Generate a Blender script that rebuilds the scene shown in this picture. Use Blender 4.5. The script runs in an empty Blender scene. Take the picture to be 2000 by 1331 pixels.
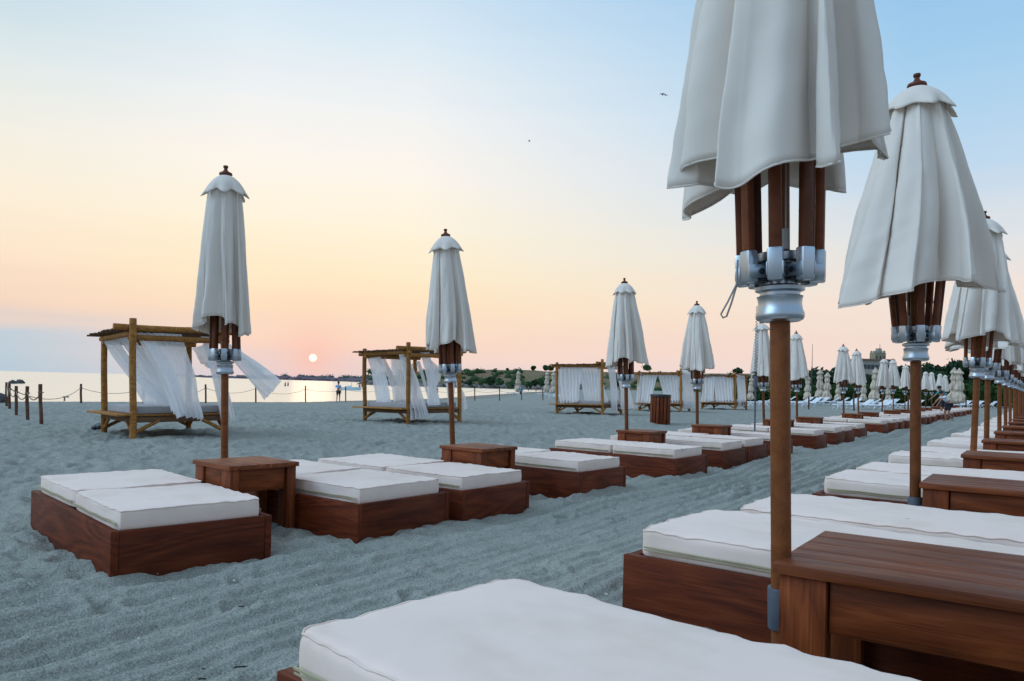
import bpy, bmesh, math, random
import numpy as np
from mathutils import Vector, Matrix, Quaternion, noise as mnoise

scene = bpy.context.scene
C = scene.collection
rnd = random.Random(7)

# ---------------------------------------------------------------- camera
F = 1480.0; HC = 1.1; CX = 1000.0; CY = 751.0
ROLL = math.atan(.0265)
cam = bpy.data.cameras.new('camera'); cam_o = bpy.data.objects.new('camera', cam); C.objects.link(cam_o)
cam.sensor_width = 36; cam.lens = F / 2000 * 36
cam.shift_y = (CY - 665.5) / 2000
cam.clip_start = .05; cam.clip_end = 60000
cam_o.matrix_world = Matrix.Translation((0, 0, HC)) @ Matrix.Rotation(math.radians(90), 4, 'X') @ Matrix.Rotation(ROLL, 4, 'Z')
cam.dof.use_dof = True; cam.dof.focus_distance = 7.0; cam.dof.aperture_fstop = 20.0
scene.camera = cam_o

# ---------------------------------------------------------------- sky, sun, exposure
SUN_AZ = math.atan((610 - CX) / F); SUN_EL = math.radians(1.55)

def lin(r, g, b):
    f = lambda c: (c / 255 / 12.92) if c / 255 <= .04045 else ((c / 255 + .055) / 1.055) ** 2.4
    return (f(r), f(g), f(b), 1)

class NT:
    """small helper for node trees"""
    def __init__(s, t): s.t = t; s.n = t.nodes; s.l = t.links
    def new(s, typ, **kw):
        n = s.n.new(typ)
        for k, v in kw.items(): setattr(n, k, v)
        return n
    def put(s, sock, v):
        if isinstance(v, bpy.types.NodeSocket): s.l.new(v, sock)
        else: sock.default_value = v
    def m(s, op, a, b=None, c=None, clamp=False):
        n = s.new('ShaderNodeMath', operation=op); n.use_clamp = clamp
        s.put(n.inputs[0], a)
        if b is not None: s.put(n.inputs[1], b)
        if c is not None: s.put(n.inputs[2], c)
        return n.outputs[0]
    def vm(s, op, a, b=None, out=0):
        n = s.new('ShaderNodeVectorMath', operation=op); s.put(n.inputs[0], a)
        if b is not None: s.put(n.inputs[1], b)
        return n.outputs[out]
    def ramp(s, fac, stops, interp='LINEAR'):
        n = s.new('ShaderNodeValToRGB'); n.color_ramp.interpolation = interp
        e = n.color_ramp.elements
        while len(e) > 1: e.remove(e[-1])
        e[0].position = stops[0][0]; e[0].color = stops[0][1]
        for p, c in stops[1:]:
            q = e.new(p); q.color = c
        s.put(n.inputs[0], fac); return n.outputs[0]
    def mix(s, fac, a, b, blend='MIX'):
        n = s.new('ShaderNodeMix', data_type='RGBA', blend_type=blend)
        s.put(n.inputs[0], fac); s.put(n.inputs[6], a); s.put(n.inputs[7], b)
        return n.outputs[2]
    def noise(s, vec, scale, detail=4, rough=.5, dist=0, col=False):
        n = s.new('ShaderNodeTexNoise'); s.put(n.inputs['Vector'], vec)
        n.inputs['Scale'].default_value = scale; n.inputs['Detail'].default_value = detail
        n.inputs['Roughness'].default_value = rough; n.inputs['Distortion'].default_value = dist
        return n.outputs[1 if col else 0]
    def mapr(s, v, a, b, c=0., d=1., clamp=True):
        n = s.new('ShaderNodeMapRange'); n.clamp = clamp
        s.put(n.inputs[0], v)
        for i, x in enumerate((a, b, c, d)): s.put(n.inputs[i + 1], x)
        return n.outputs[0]
    def scale(s, vec, sc, loc=(0, 0, 0)):
        n = s.new('ShaderNodeMapping'); s.put(n.inputs[0], vec)
        n.inputs['Scale'].default_value = sc; n.inputs['Location'].default_value = loc
        return n.outputs[0]

world = bpy.data.worlds.new('World'); scene.world = world; world.use_nodes = True
wt = NT(world.node_tree); wt.n.clear()
wout = wt.new('ShaderNodeOutputWorld'); wbg = wt.new('ShaderNodeBackground')
wt.l.new(wbg.outputs[0], wout.inputs[0])
D = wt.vm('NORMALIZE', wt.new('ShaderNodeTexCoord').outputs['Generated'])
sx = wt.new('ShaderNodeSeparateXYZ'); wt.put(sx.inputs[0], D)
el = wt.m('MAXIMUM', sx.outputs[2], 0.0)
hz = wt.m('SQRT', wt.m('MAXIMUM', wt.m('SUBTRACT', 1.0, wt.m('MULTIPLY', sx.outputs[2], sx.outputs[2])), 1e-4))
dx = wt.m('DIVIDE', sx.outputs[0], hz); dy = wt.m('DIVIDE', sx.outputs[1], hz)
ca = wt.m('ADD', wt.m('MULTIPLY', dx, math.sin(SUN_AZ)), wt.m('MULTIPLY', dy, math.cos(SUN_AZ)))
side = wt.m('SUBTRACT', wt.m('MULTIPLY', dx, math.cos(SUN_AZ)), wt.m('MULTIPLY', dy, math.sin(SUN_AZ)))  # + = right of the sun
az = wt.m('ARCTAN2', side, ca)
cl = wt.noise(wt.scale(D, (2.2, 2.2, 26)), 1.6, 3, .5)
elc = wt.m('ADD', el, wt.m('MULTIPLY', wt.m('SUBTRACT', cl, .5), wt.mapr(el, 0, .25, .050, .03)))
S = lambda d: math.sin(math.radians(d))
ramp_sun = wt.ramp(elc, [(0, lin(220, 208, 216)), (S(1.2), lin(236, 214, 208)), (S(2.6), lin(250, 217, 199)), (S(5.5), lin(255, 228, 194)),
    (S(8), lin(255, 237, 202)), (S(11.5), lin(255, 244, 220)), (S(15), lin(254, 246, 235)), (S(19), lin(243, 244, 243)), (S(24), lin(220, 235, 245)), (S(30), lin(188, 217, 242)), (S(45), lin(140, 176, 208)), (1, lin(176, 176, 182))])
ramp_left = wt.ramp(elc, [(0, lin(186, 204, 216)), (S(2.4), lin(196, 208, 218)), (S(3.4), lin(226, 211, 204)), (S(4.6), lin(246, 216, 194)), (S(7.5), lin(254, 230, 204)),
    (S(11), lin(252, 239, 217)), (S(15), lin(243, 240, 229)), (S(19), lin(224, 234, 235)), (S(25), lin(188, 215, 232)), (S(45), lin(134, 170, 200)), (1, lin(176, 176, 182))])
ramp_away = wt.ramp(elc, [(0, lin(242, 220, 214)), (S(3), lin(243, 220, 209)), (S(6.5), lin(243, 227, 216)), (S(10), lin(226, 228, 230)),
    (S(15), lin(192, 217, 238)), (S(20), lin(170, 209, 238)), (S(27), lin(146, 194, 233)), (S(45), lin(120, 168, 208)), (1, lin(176, 176, 182))])
ramp_back = wt.ramp(elc, [(0, lin(150, 160, 178)), (S(8), lin(172, 174, 186)), (S(20), lin(150, 184, 212)), (S(45), lin(146, 176, 206)), (1, lin(176, 176, 182))])
f_left = wt.mapr(az, math.radians(-5), math.radians(-19), 0, 1)
f_away = wt.mapr(az, math.radians(7), math.radians(42), 0, 1)
col = wt.mix(f_left, ramp_sun, ramp_left)
col = wt.mix(f_away, col, ramp_away)
f_back = wt.mapr(ca, .45, -.35, 0, 1)
col = wt.mix(f_back, col, ramp_back)
# glow round the sun and its disc
sunv = (math.sin(SUN_AZ) * math.cos(SUN_EL), math.cos(SUN_AZ) * math.cos(SUN_EL), math.sin(SUN_EL))
dd = wt.vm('DOT_PRODUCT', D, sunv, out=1)
ang = wt.m('ARCCOSINE', wt.m('MINIMUM', dd, .9999999))
glow = wt.m('MULTIPLY', wt.m('EXPONENT', wt.m('MULTIPLY', ang, -26.0)), .85)
col = wt.mix(glow, col, lin(255, 196, 176))
disc = wt.mapr(ang, math.radians(.30), math.radians(.20), 0, 1)
col = wt.mix(disc, col, (2.2, 1.9, 1.15, 1))
# unseen sky brightened as key light: boost behind, added lobe high on the left
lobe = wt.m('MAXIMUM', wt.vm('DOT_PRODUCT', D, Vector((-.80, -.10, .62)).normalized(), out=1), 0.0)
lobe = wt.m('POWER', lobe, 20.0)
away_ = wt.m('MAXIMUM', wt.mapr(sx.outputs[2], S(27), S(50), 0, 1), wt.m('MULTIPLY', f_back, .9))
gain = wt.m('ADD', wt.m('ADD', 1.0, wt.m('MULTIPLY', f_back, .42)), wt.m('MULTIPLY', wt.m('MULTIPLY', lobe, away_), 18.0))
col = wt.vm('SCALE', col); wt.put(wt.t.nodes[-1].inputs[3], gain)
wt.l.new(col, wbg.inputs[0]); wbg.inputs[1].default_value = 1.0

sl = bpy.data.lights.new('sun', 'SUN'); sl.energy = .02; sl.angle = math.radians(3); sl.color = (1, .62, .36)
so = bpy.data.objects.new('sun', sl); C.objects.link(so)
so.rotation_euler = Vector(sunv).to_track_quat('Z', 'Y').to_euler()
vs = scene.view_settings; vs.view_transform = 'Standard'; vs.look = 'None'; vs.gamma = 1; vs.exposure = 0.0; vs.use_curve_mapping = False

# ---------------------------------------------------------------- geometry of the view (metres)
def ray(x, y):
    a = x - CX; b = -(y - CY); c, s = math.cos(ROLL), math.sin(ROLL)
    return (a * c - b * s) / F, (a * s + b * c) / F
def at(x, y, z):                      # pixel -> point on the plane of height z
    a, b = ray(x, y); t = (z - HC) / b; return Vector((a * t, t, z))
def dep(x, y, d):                     # pixel -> point at depth d
    a, b = ray(x, y); return Vector((a * d, d, HC + b * d))
def horizon(x): return CY + .0265 * (x - CX)

V35 = math.radians(35)
VV = Vector((math.sin(V35), math.cos(V35), 0)); UU = Vector((-math.cos(V35), math.sin(V35), 0))
def sq(s, q): return Vector((VV.x * s + math.cos(V35) * q, VV.y * s - math.sin(V35) * q, 0))

WL = np.array([(-260, -120), (-60, 32), (-33, 49), (-18.5, 63.6), (-9.4, 92), (-5.2, 129), (3, 190), (14, 260), (6, 320), (-25, 342), (-90, 700), (-90, 2000)], float)
def shore_d(x, y):
    x = np.asarray(x, float); y = np.asarray(y, float)
    best = np.full(x.shape, 1e9); sg = np.ones(x.shape)
    for i in range(len(WL) - 1):
        a, b = WL[i], WL[i + 1]; ex, ey = b - a; L2 = ex * ex + ey * ey
        t = np.clip(((x - a[0]) * ex + (y - a[1]) * ey) / L2, 0, 1)
        px, py = x - a[0] - t * ex, y - a[1] - t * ey
        d = np.hypot(px, py); cr = ex * py - ey * px
        m = d < best - 1e-9
        best = np.where(m, d, best); sg = np.where(m, np.where(cr < 0, 1., -1.), sg)
    return best * sg
def gz(x, y):
    x = np.asarray(x, float); y = np.asarray(y, float)
    d = shore_d(x, y)
    z = np.where(d > 0, -.9 * np.clip(1 - d / 34, 0, 1) ** 1.15, -.9 + np.maximum(d, -60) * .045)
    q = x * math.cos(V35) - y * math.sin(V35)
    t = np.clip((q + 3.1) / 1.7, 0, 1); t = t * t * (3 - 2 * t)
    return z + .2 * t * np.clip(1 - (y - 90) / 60, 0, 1)
def G(x, y): return float(gz(x, y))
def march(px, py):                    # where a pixel's ray meets the ground
    a, b = ray(px, py); t = .8
    while t < 900:
        if HC + b * t <= G(a * t, t): break
        t *= 1.01
    return Vector((a * t, t, G(a * t, t)))

# ---------------------------------------------------------------- materials
MATS = {}
def mat(name):
    m = bpy.data.materials.new(name); m.use_nodes = True
    t = NT(m.node_tree); b = t.n['Principled BSDF']; MATS[name] = m
    return m, t, b
def bump(t, b, h, strength=.4, dist=.01):
    n = t.new('ShaderNodeBump'); n.inputs['Strength'].default_value = strength; n.inputs['Distance'].default_value = dist
    t.put(n.inputs['Height'], h); t.l.new(n.outputs[0], b.inputs['Normal']); return n
def objc(t): return t.new('ShaderNodeTexCoord').outputs['Object']
def rand(t): return t.new('ShaderNodeObjectInfo').outputs['Random']

def wood(name, dark, mid, light, rough=.55, grain=1.0, spec=.35, wear=.3):
    m, t, b = mat(name); o = objc(t)
    off = t.vm('SCALE', (13.1, 7.7, 3.3)); 
    sc = t.new('ShaderNodeVectorMath', operation='SCALE'); sc.inputs[0].default_value = (37, 17, 23); t.put(sc.inputs[3], rand(t))
    p = t.vm('ADD', o, sc.outputs[0])
    warp = t.noise(t.scale(p, (.7, 3, 3)), 1.5, 2, .5)
    pw = t.vm('ADD', t.scale(p, (1.1, 9, 9)), t.vm('SCALE', (0, 1, 1)))
    wv = t.new('ShaderNodeTexNoise'); t.put(wv.inputs['Vector'], t.scale(p, (1.2, 16, 16)))
    wv.inputs['Scale'].default_value = 2.2 * grain; wv.inputs['Detail'].default_value = 6; wv.inputs['Distortion'].default_value = 1.6; wv.inputs['Roughness'].default_value = .6
    rings = t.m('FRACT', t.m('MULTIPLY', t.noise(t.scale(p, (.55, 3.2, 3.2)), 1.3, 1, .4, .3), 9.0))
    rings = t.m('ABSOLUTE', t.m('SUBTRACT', rings, .5))
    fine = t.noise(t.scale(p, (3, 120, 120)), 2.0, 2, .6)
    v = t.m('ADD', t.m('MULTIPLY', wv.outputs[0], .55), t.m('MULTIPLY', rings, .35))
    v = t.m('ADD', v, t.m('MULTIPLY', fine, .22))
    c = t.ramp(v, [(.25, dark), (.5, mid), (.8, light)])
    big = t.noise(p, 1.7, 3, .6)
    c = t.mix(t.mapr(big, .45, .75, 0, wear), c, lin(120, 92, 78), 'MIX')
    hs = t.new('ShaderNodeHueSaturation'); t.put(hs.inputs['Color'], c); t.put(hs.inputs['Value'], t.mapr(rand(t), 0, 1, .78, 1.2))
    t.l.new(hs.outputs[0], b.inputs['Base Color'])
    b.inputs['Roughness'].default_value = rough; b.inputs['Specular IOR Level'].default_value = spec
    t.put(b.inputs['Roughness'], t.mapr(fine, .3, .7, rough - .1, rough + .15))
    bump(t, b, t.m('ADD', fine, wv.outputs[0]), .35, .002)
    return m
M_frame = wood('stained_timber', (.036, .006, .002, 1), (.115, .021, .006, 1), (.21, .052, .015, 1), .55, 1.0, .16, wear=.05)
M_table = wood('varnished_timber', (.052, .010, .002, 1), (.165, .036, .008, 1), (.32, .085, .022, 1), .5, 1.0, .2, wear=.04)
M_tabtop = wood('weathered_timber', (.07, .014, .004, 1), (.175, .044, .012, 1), (.32, .105, .038, 1), .5, 1.0, .22, wear=.12)
M_bamboo = wood('yellow_pine', (.16, .060, .012, 1), (.34, .150, .038, 1), (.52, .28, .09, 1), .65, 1.0, .15, wear=.05)
M_sticks = wood('brown_sticks', (.05, .022, .010, 1), (.13, .062, .024, 1), (.27, .14, .06, 1), .7, 1.4)
M_post = wood('fence_timber', (.05, .020, .012, 1), (.12, .052, .028, 1), (.22, .11, .06, 1), .8)

def simple(name, col, rough=.5, metal=0., var=.0, spec=.5):
    m, t, b = mat(name)
    n = t.noise(objc(t), 6, 4, .6)
    c = t.mix(t.mapr(n, .3, .7, 0, 1), tuple(x * (1 - var) for x in col[:3]) + (1,), tuple(min(1, x * (1 + var)) for x in col[:3]) + (1,))
    t.l.new(c, b.inputs['Base Color']); b.inputs['Roughness'].default_value = rough; b.inputs['Metallic'].default_value = metal
    b.inputs['Specular IOR Level'].default_value = spec
    return m
M_pole = wood('brown_pole', (.11, .032, .008, 1), (.165, .052, .014, 1), (.22, .075, .022, 1), .45, .6, .2, .0)
M_strut = wood('brown_strut', (.085, .021, .007, 1), (.135, .036, .012, 1), (.18, .052, .018, 1), .45, .6, .25, .0)
M_alu = simple('aluminium', (.40, .44, .48), .36, 1, .22)
M_dkmetal = simple('dark_metal', (.05, .055, .065), .4, .6)
M_sleeve = simple('grey_steel', (.10, .125, .16), .5, .3, .2)
M_cord = simple('cord', (.30, .28, .26), .9)
M_white = simple('white_plastic', (.72, .76, .80), .4, 0, .05)
M_black = simple('black_plastic', (.012, .013, .016), .45)
M_teal = simple('teal_plastic', (.02, .35, .42), .6)
M_rope = simple('rope', (.22, .18, .13), .95, 0, .3)
M_stone = simple('stone', (.06, .06, .062), .9, 0, .4)
M_rock = simple('shore_rock', (.16, .15, .15), .95, 0, .4)
M_tan = simple('beige_cloth', (.50, .42, .33), .95, 0, .12)
M_concrete = simple('concrete', (.30, .29, .25), .9, 0, .2)
M_roof = simple('roof_tiles', (.20, .12, .09), .9, 0, .3)
M_glass = simple('window_glass', (.03, .04, .05), .15, 0, .2)
M_skin = simple('skin', (.30, .14, .085), .6)
M_hair = simple('hair', (.012, .009, .008), .8)
M_blue = simple('blue_cloth', (.22, .42, .68), .9, 0, .1)
M_navy = simple('navy_cloth', (.012, .014, .03), .9)
M_wtshirt = simple('white_cloth', (.66, .68, .76), .9)
M_tealc = simple('teal_cloth', (.05, .24, .27), .9)
M_red = simple('red_cloth', (.40, .05, .03), .9)

def cloth(name, col, trans=.12, weave=900, stain=.0):
    m, t, b = mat(name); o = objc(t)
    n = t.noise(o, 1.6, 4, .55); n2 = t.noise(o, 7, 3, .6)
    c = t.mix(t.mapr(n, .38, .68, 0, 1), tuple(x * .94 for x in col[:3]) + (1,), col)
    if stain:
        c = t.mix(t.mapr(t.noise(o, 2.6, 4, .6), .48, .75, 0, stain), c, (.50, .38, .27, 1))
        sp = t.new('ShaderNodeTexVoronoi'); t.put(sp.inputs['Vector'], o); sp.inputs['Scale'].default_value = 3.1
        spot = t.m('MULTIPLY', t.mapr(sp.outputs['Distance'], .055, .012, 0, 1), t.mapr(t.noise(o, 45, 2), .38, .55, 0, .7))
        c = t.mix(spot, c, (.12, .10, .09, 1))
    t.l.new(c, b.inputs['Base Color']); b.inputs['Roughness'].default_value = .95
    b.inputs['Sheen Weight'].default_value = .15; b.inputs['Specular IOR Level'].default_value = .15
    w1 = t.new('ShaderNodeTexWave'); t.put(w1.inputs['Vector'], o); w1.inputs['Scale'].default_value = weave / 3; w1.bands_direction = 'Z'
    h = t.m('ADD', t.m('MULTIPLY', n2, .8), t.m('MULTIPLY', t.noise(o, weave, 1), .12))
    bump(t, b, h, .35, .006)
    if trans:
        tr = t.new('ShaderNodeBsdfTranslucent'); t.l.new(c, tr.inputs[0])
        mx = t.new('ShaderNodeMixShader'); mx.inputs[0].default_value = trans
        t.l.new(b.outputs[0], mx.inputs[1]); t.l.new(tr.outputs[0], mx.inputs[2])
        t.l.new(mx.outputs[0], t.n['Material Output'].inputs[0])
    return m
M_canopy = cloth('parasol_canvas', (.86, .79, .71, 1), .25)
M_matt = cloth('mattress_cover', (.80, .645, .56, 1), 0, 900, .45)
M_grey = cloth('grey_cushion', (.34, .33, .33, 1), 0)
M_zip = simple('zip_tape', (.34, .31, .19), .7, 0, .2)
m, t, b = mat('sheer_curtain'); M_sheer = m
o = objc(t); b.inputs['Base Color'].default_value = (.93, .93, .95, 1); b.inputs['Roughness'].default_value = .9
tr = t.new('ShaderNodeBsdfTranslucent'); tr.inputs[0].default_value = (.96, .94, .93, 1)
tp = t.new('ShaderNodeBsdfTransparent')
mx = t.new('ShaderNodeMixShader'); mx.inputs[0].default_value = .55
t.l.new(b.outputs[0], mx.inputs[1]); t.l.new(tr.outputs[0], mx.inputs[2])
mx2 = t.new('ShaderNodeMixShader')
lw = t.new('ShaderNodeLayerWeight'); lw.inputs[0].default_value = .35
t.put(mx2.inputs[0], t.mapr(lw.outputs['Facing'], 0, 1, .15, .03))
t.l.new(mx.outputs[0], mx2.inputs[1]); t.l.new(tp.outputs[0], mx2.inputs[2]); t.l.new(mx2.outputs[0], t.n['Material Output'].inputs[0])

# sand
m, t, b = mat('beach_sand'); M_sand = m
o = t.new('ShaderNodeNewGeometry').outputs['Position']
big = t.noise(o, .35, 4, .6); mid = t.noise(o, 3.2, 5, .6); fine = t.noise(o, 60, 4, .7); grit = t.noise(o, 420, 2, .8)
c = t.mix(t.mapr(big, .35, .65, 0, 1), (.20, .238, .198, 1), (.345, .355, .285, 1))
c = t.mix(t.mapr(mid, .42, .68, 0, .65), c, (.17, .175, .15, 1))
c = t.mix(t.mapr(grit, .30, .72, 0, 1), t.mix(.5, c, (.05, .05, .048, 1)), t.mix(.4, c, (.44, .43, .39, 1)))
g2 = t.noise(o, 120, 3, .8)
c = t.mix(t.mapr(g2, .36, .64, 0, 1), t.mix(.45, c, (.07, .085, .085, 1)), t.mix(.35, c, (.60, .60, .54, 1)))
vo = t.new('ShaderNodeTexVoronoi'); t.put(vo.inputs['Vector'], o); vo.inputs['Scale'].default_value = 9; vo.inputs['Randomness'].default_value = 1
spk = t.m('MULTIPLY', t.mapr(vo.outputs['Distance'], .06, .04, 0, 1), t.mapr(t.noise(o, 4, 1), .5, .56, 0, 1))
c = t.mix(spk, c, (.62, .62, .58, 1))
sxyz = t.new('ShaderNodeSeparateXYZ'); t.put(sxyz.inputs[0], o)
wet = t.mapr(sxyz.outputs[2], -.66, -.86, 0, .8)
c = t.mix(wet, c, (.085, .082, .075, 1))
t.l.new(c, b.inputs['Base Color']); b.inputs['Roughness'].default_value = .95; b.inputs['Specular IOR Level'].default_value = .2
t.put(b.inputs['Roughness'], t.mapr(wet, 0, .8, .95, .45))
h = t.m('ADD', t.m('MULTIPLY', mid, .045), t.m('ADD', t.m('MULTIPLY', fine, .0045), t.m('MULTIPLY', grit, .0009)))
mid2 = t.noise(o, 9, 4, .65)
h = t.m('ADD', h, t.m('MULTIPLY', mid2, .028))
bump(t, b, h, 1.0, 1.0)

# sea
m, t, b = mat('sea_water'); M_sea = m
o = t.new('ShaderNodeNewGeometry').outputs['Position']
b.inputs['Base Color'].default_value = (1.0, .94, .82, 1); b.inputs['Metallic'].default_value = .9; b.inputs['Roughness'].default_value = .26; b.inputs['IOR'].default_value = 1.33
b.inputs['Specular IOR Level'].default_value = 1.0
rot = t.scale(o, (.5, 1.6, 1))
h = t.m('ADD', t.noise(rot, .8, 3, .5), t.m('MULTIPLY', t.noise(rot, 3.5, 2, .5), .3))
bump(t, b, h, .3, .12)

def foliage(name, a, bb):
    m, t, b = mat(name); o = t.new('ShaderNodeNewGeometry').outputs['Position']
    c = t.mix(t.mapr(t.noise(o, .35, 4, .7), .35, .65, 0, 1), a, bb)
    t.l.new(c, b.inputs['Base Color']); b.inputs['Roughness'].default_value = .8; b.inputs['Specular IOR Level'].default_value = .2
    tr = t.new('ShaderNodeBsdfTranslucent'); t.l.new(c, tr.inputs[0])
    mx = t.new('ShaderNodeMixShader'); mx.inputs[0].default_value = .2
    t.l.new(b.outputs[0], mx.inputs[1]); t.l.new(tr.outputs[0], mx.inputs[2]); t.l.new(mx.outputs[0], t.n['Material Output'].inputs[0])
    return m
M_leaf = foliage('hedge_leaves', (.018, .050, .014, 1), (.045, .10, .025, 1))
M_leafd = foliage('tree_leaves', (.014, .038, .020, 1), (.035, .075, .030, 1))
M_bush = foliage('bush_leaves', (.03, .075, .03, 1), (.07, .13, .05, 1))
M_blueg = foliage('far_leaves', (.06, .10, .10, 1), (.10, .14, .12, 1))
M_bark = simple('bark', (.06, .045, .035), .95, 0, .3)
m, t, b = mat('dry_grass_slope'); M_bluff = m
o = t.new('ShaderNodeNewGeometry').outputs['Position']
c = t.mix(t.mapr(t.noise(o, .05, 5, .65), .35, .65, 0, 1), (.19, .125, .07, 1), (.13, .115, .05, 1))
c = t.mix(t.mapr(t.noise(o, .22, 4, .7), .5, .7, 0, .8), c, (.05, .065, .035, 1))
t.l.new(c, b.inputs['Base Color']); b.inputs['Roughness'].default_value = 1

# ---------------------------------------------------------------- mesh helpers
class MB:
    def __init__(s): s.v = []; s.f = []
    def add(s, vs, fs):
        k = len(s.v); s.v += [tuple(v) for v in vs]; s.f += [tuple(i + k for i in f) for f in fs]; return s
    def box(s, c, d, rot=None, bev=0.0):
        cx, cy, cz = c; hx, hy, hz_ = d[0] / 2, d[1] / 2, d[2] / 2
        if bev <= 0:
            vs = [Vector((x * hx, y * hy, z * hz_)) for x in (-1, 1) for y in (-1, 1) for z in (-1, 1)]
            fs = [(0, 1, 3, 2), (4, 6, 7, 5), (0, 4, 5, 1), (2, 3, 7, 6), (0, 2, 6, 4), (1, 5, 7, 3)]
        else:
            bm = bmesh.new(); bmesh.ops.create_cube(bm, size=1)
            for v in bm.verts: v.co = Vector((v.co.x * d[0], v.co.y * d[1], v.co.z * d[2]))
            bmesh.ops.bevel(bm, geom=list(bm.edges), offset=min(bev, min(d) * .45), segments=2, profile=.5, affect='EDGES')
            bm.verts.index_update(); vs = [v.co.copy() for v in bm.verts]; fs = [tuple(v.index for v in f.verts) for f in bm.faces]; bm.free()
        if rot is not None: vs = [rot @ v for v in vs]
        return s.add([v + Vector(c) for v in vs], fs)
    def beam(s, a, b, w, h, bev=.0, up=Vector((0, 0, 1))):
        a = Vector(a); b = Vector(b); x = (b - a); L = x.length; x.normalize()
        y = up.cross(x)
        if y.length < 1e-3: y = Vector((0, 1, 0)).cross(x)
        y.normalize(); z = x.cross(y)
        return s.box((a + b) / 2, (L, w, h), Matrix((x, y, z)).transposed(), bev)
    def tube(s, pts, r, n=10, cap=True):
        pts = [Vector(p) for p in pts]; rs = r if isinstance(r, (list, tuple)) else [r] * len(pts)
        rings = []; prev = None
        for i, p in enumerate(pts):
            d = (pts[min(i + 1, len(pts) - 1)] - pts[max(i - 1, 0)]).normalized()
            if prev is None:
                y = d.cross(Vector((0, 0, 1)))
                if y.length < .05: y = d.cross(Vector((1, 0, 0)))
            else: y = prev - d * prev.dot(d)
            y.normalize(); prev = y; z = d.cross(y)
            rings.append([p + (y * math.cos(2 * math.pi * k / n) + z * math.sin(2 * math.pi * k / n)) * rs[i] for k in range(n)])
        vs = [v for rg in rings for v in rg]; fs = []
        for i in range(len(pts) - 1):
            for k in range(n):
                fs.append((i * n + k, i * n + (k + 1) % n, (i + 1) * n + (k + 1) % n, (i + 1) * n + k))
        if cap: fs.append(tuple(range(n))[::-1]); fs.append(tuple((len(pts) - 1) * n + k for k in range(n)))
        return s.add(vs, fs)
    def lathe(s, prof, n=24, c=(0, 0, 0)):
        vs = [(c[0] + r * math.cos(2 * math.pi * k / n), c[1] + r * math.sin(2 * math.pi * k / n), c[2] + z) for r, z in prof for k in range(n)]
        fs = [(i * n + k, i * n + (k + 1) % n, (i + 1) * n + (k + 1) % n, (i + 1) * n + k) for i in range(len(prof) - 1) for k in range(n)]
        return s.add(vs, fs)
    def build(s, name, m, parent=None, smooth=True, loc=None, rot=None):
        me = bpy.data.meshes.new(name); me.from_pydata(s.v, [], s.f); me.materials.append(m)
        bm = bmesh.new(); bm.from_mesh(me); bmesh.ops.recalc_face_normals(bm, faces=bm.faces); bm.to_mesh(me); bm.free()
        if smooth:
            me.polygons.foreach_set('use_smooth', [True] * len(me.polygons))
            try: me.set_sharp_from_angle(angle=math.radians(38))
            except Exception: pass
        o = bpy.data.objects.new(name, me); C.objects.link(o)
        if parent: o.parent = parent
        if loc: o.location = loc
        if rot: o.rotation_euler = rot
        return o
def tag(o, label=None, cat=None, group=None, kind=None):
    if label: o['label'] = label
    if cat: o['category'] = cat
    if group: o['group'] = group
    if kind: o['kind'] = kind
    return o
def empty(name, loc=(0, 0, 0), rz=0):
    o = bpy.data.objects.new(name, None); C.objects.link(o); o.location = loc; o.rotation_euler = (0, 0, rz); o.empty_display_size = .2
    return o
def kids(o): return [c for c in KIDS if c.parent == o] if False else list(o.children)
def copy_tree(o, parent=None):
    c = o.copy(); C.objects.link(c); c.parent = parent
    for ch in kids(o): copy_tree(ch, c)
    return c
UP_IMG = Vector((-math.sin(ROLL), 0, math.cos(ROLL)))
ORD = ['nearest', 'second', 'third', 'fourth', 'fifth', 'sixth', 'seventh', 'eighth', 'ninth', 'tenth', 'eleventh', 'twelfth', 'thirteenth', 'fourteenth', 'fifteenth', 'sixteenth',
       'seventeenth', 'eighteenth', 'nineteenth', 'twentieth', 'twenty-first', 'twenty-second', 'twenty-third', 'twenty-fourth', 'twenty-fifth', 'twenty-sixth', 'twenty-seventh', 'twenty-eighth', 'twenty-ninth', 'thirtieth',
       'thirty-first', 'thirty-second', 'thirty-third', 'thirty-fourth', 'thirty-fifth', 'thirty-sixth', 'thirty-seventh', 'thirty-eighth', 'thirty-ninth', 'fortieth', 'forty-first', 'forty-second']

# numpy value noise
_rs = np.random.RandomState(3); _T = _rs.rand(256, 256)
def vnoise(x, y):
    xi = np.floor(x).astype(int); yi = np.floor(y).astype(int); fx = x - xi; fy = y - yi
    fx = fx * fx * (3 - 2 * fx); fy = fy * fy * (3 - 2 * fy)
    g = lambda a, b: _T[a & 255, b & 255]
    return (g(xi, yi) * (1 - fx) + g(xi + 1, yi) * fx) * (1 - fy) + (g(xi, yi + 1) * (1 - fx) + g(xi + 1, yi + 1) * fx) * fy
def fbm(x, y, o=4, g=.5):
    s = 0; a = 1; n = 0
    for i in range(o): s = s + a * vnoise(x + 17.3 * i, y + 9.1 * i); n += a; a *= g; x = x * 2.03; y = y * 2.03
    return s / n - .5

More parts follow.
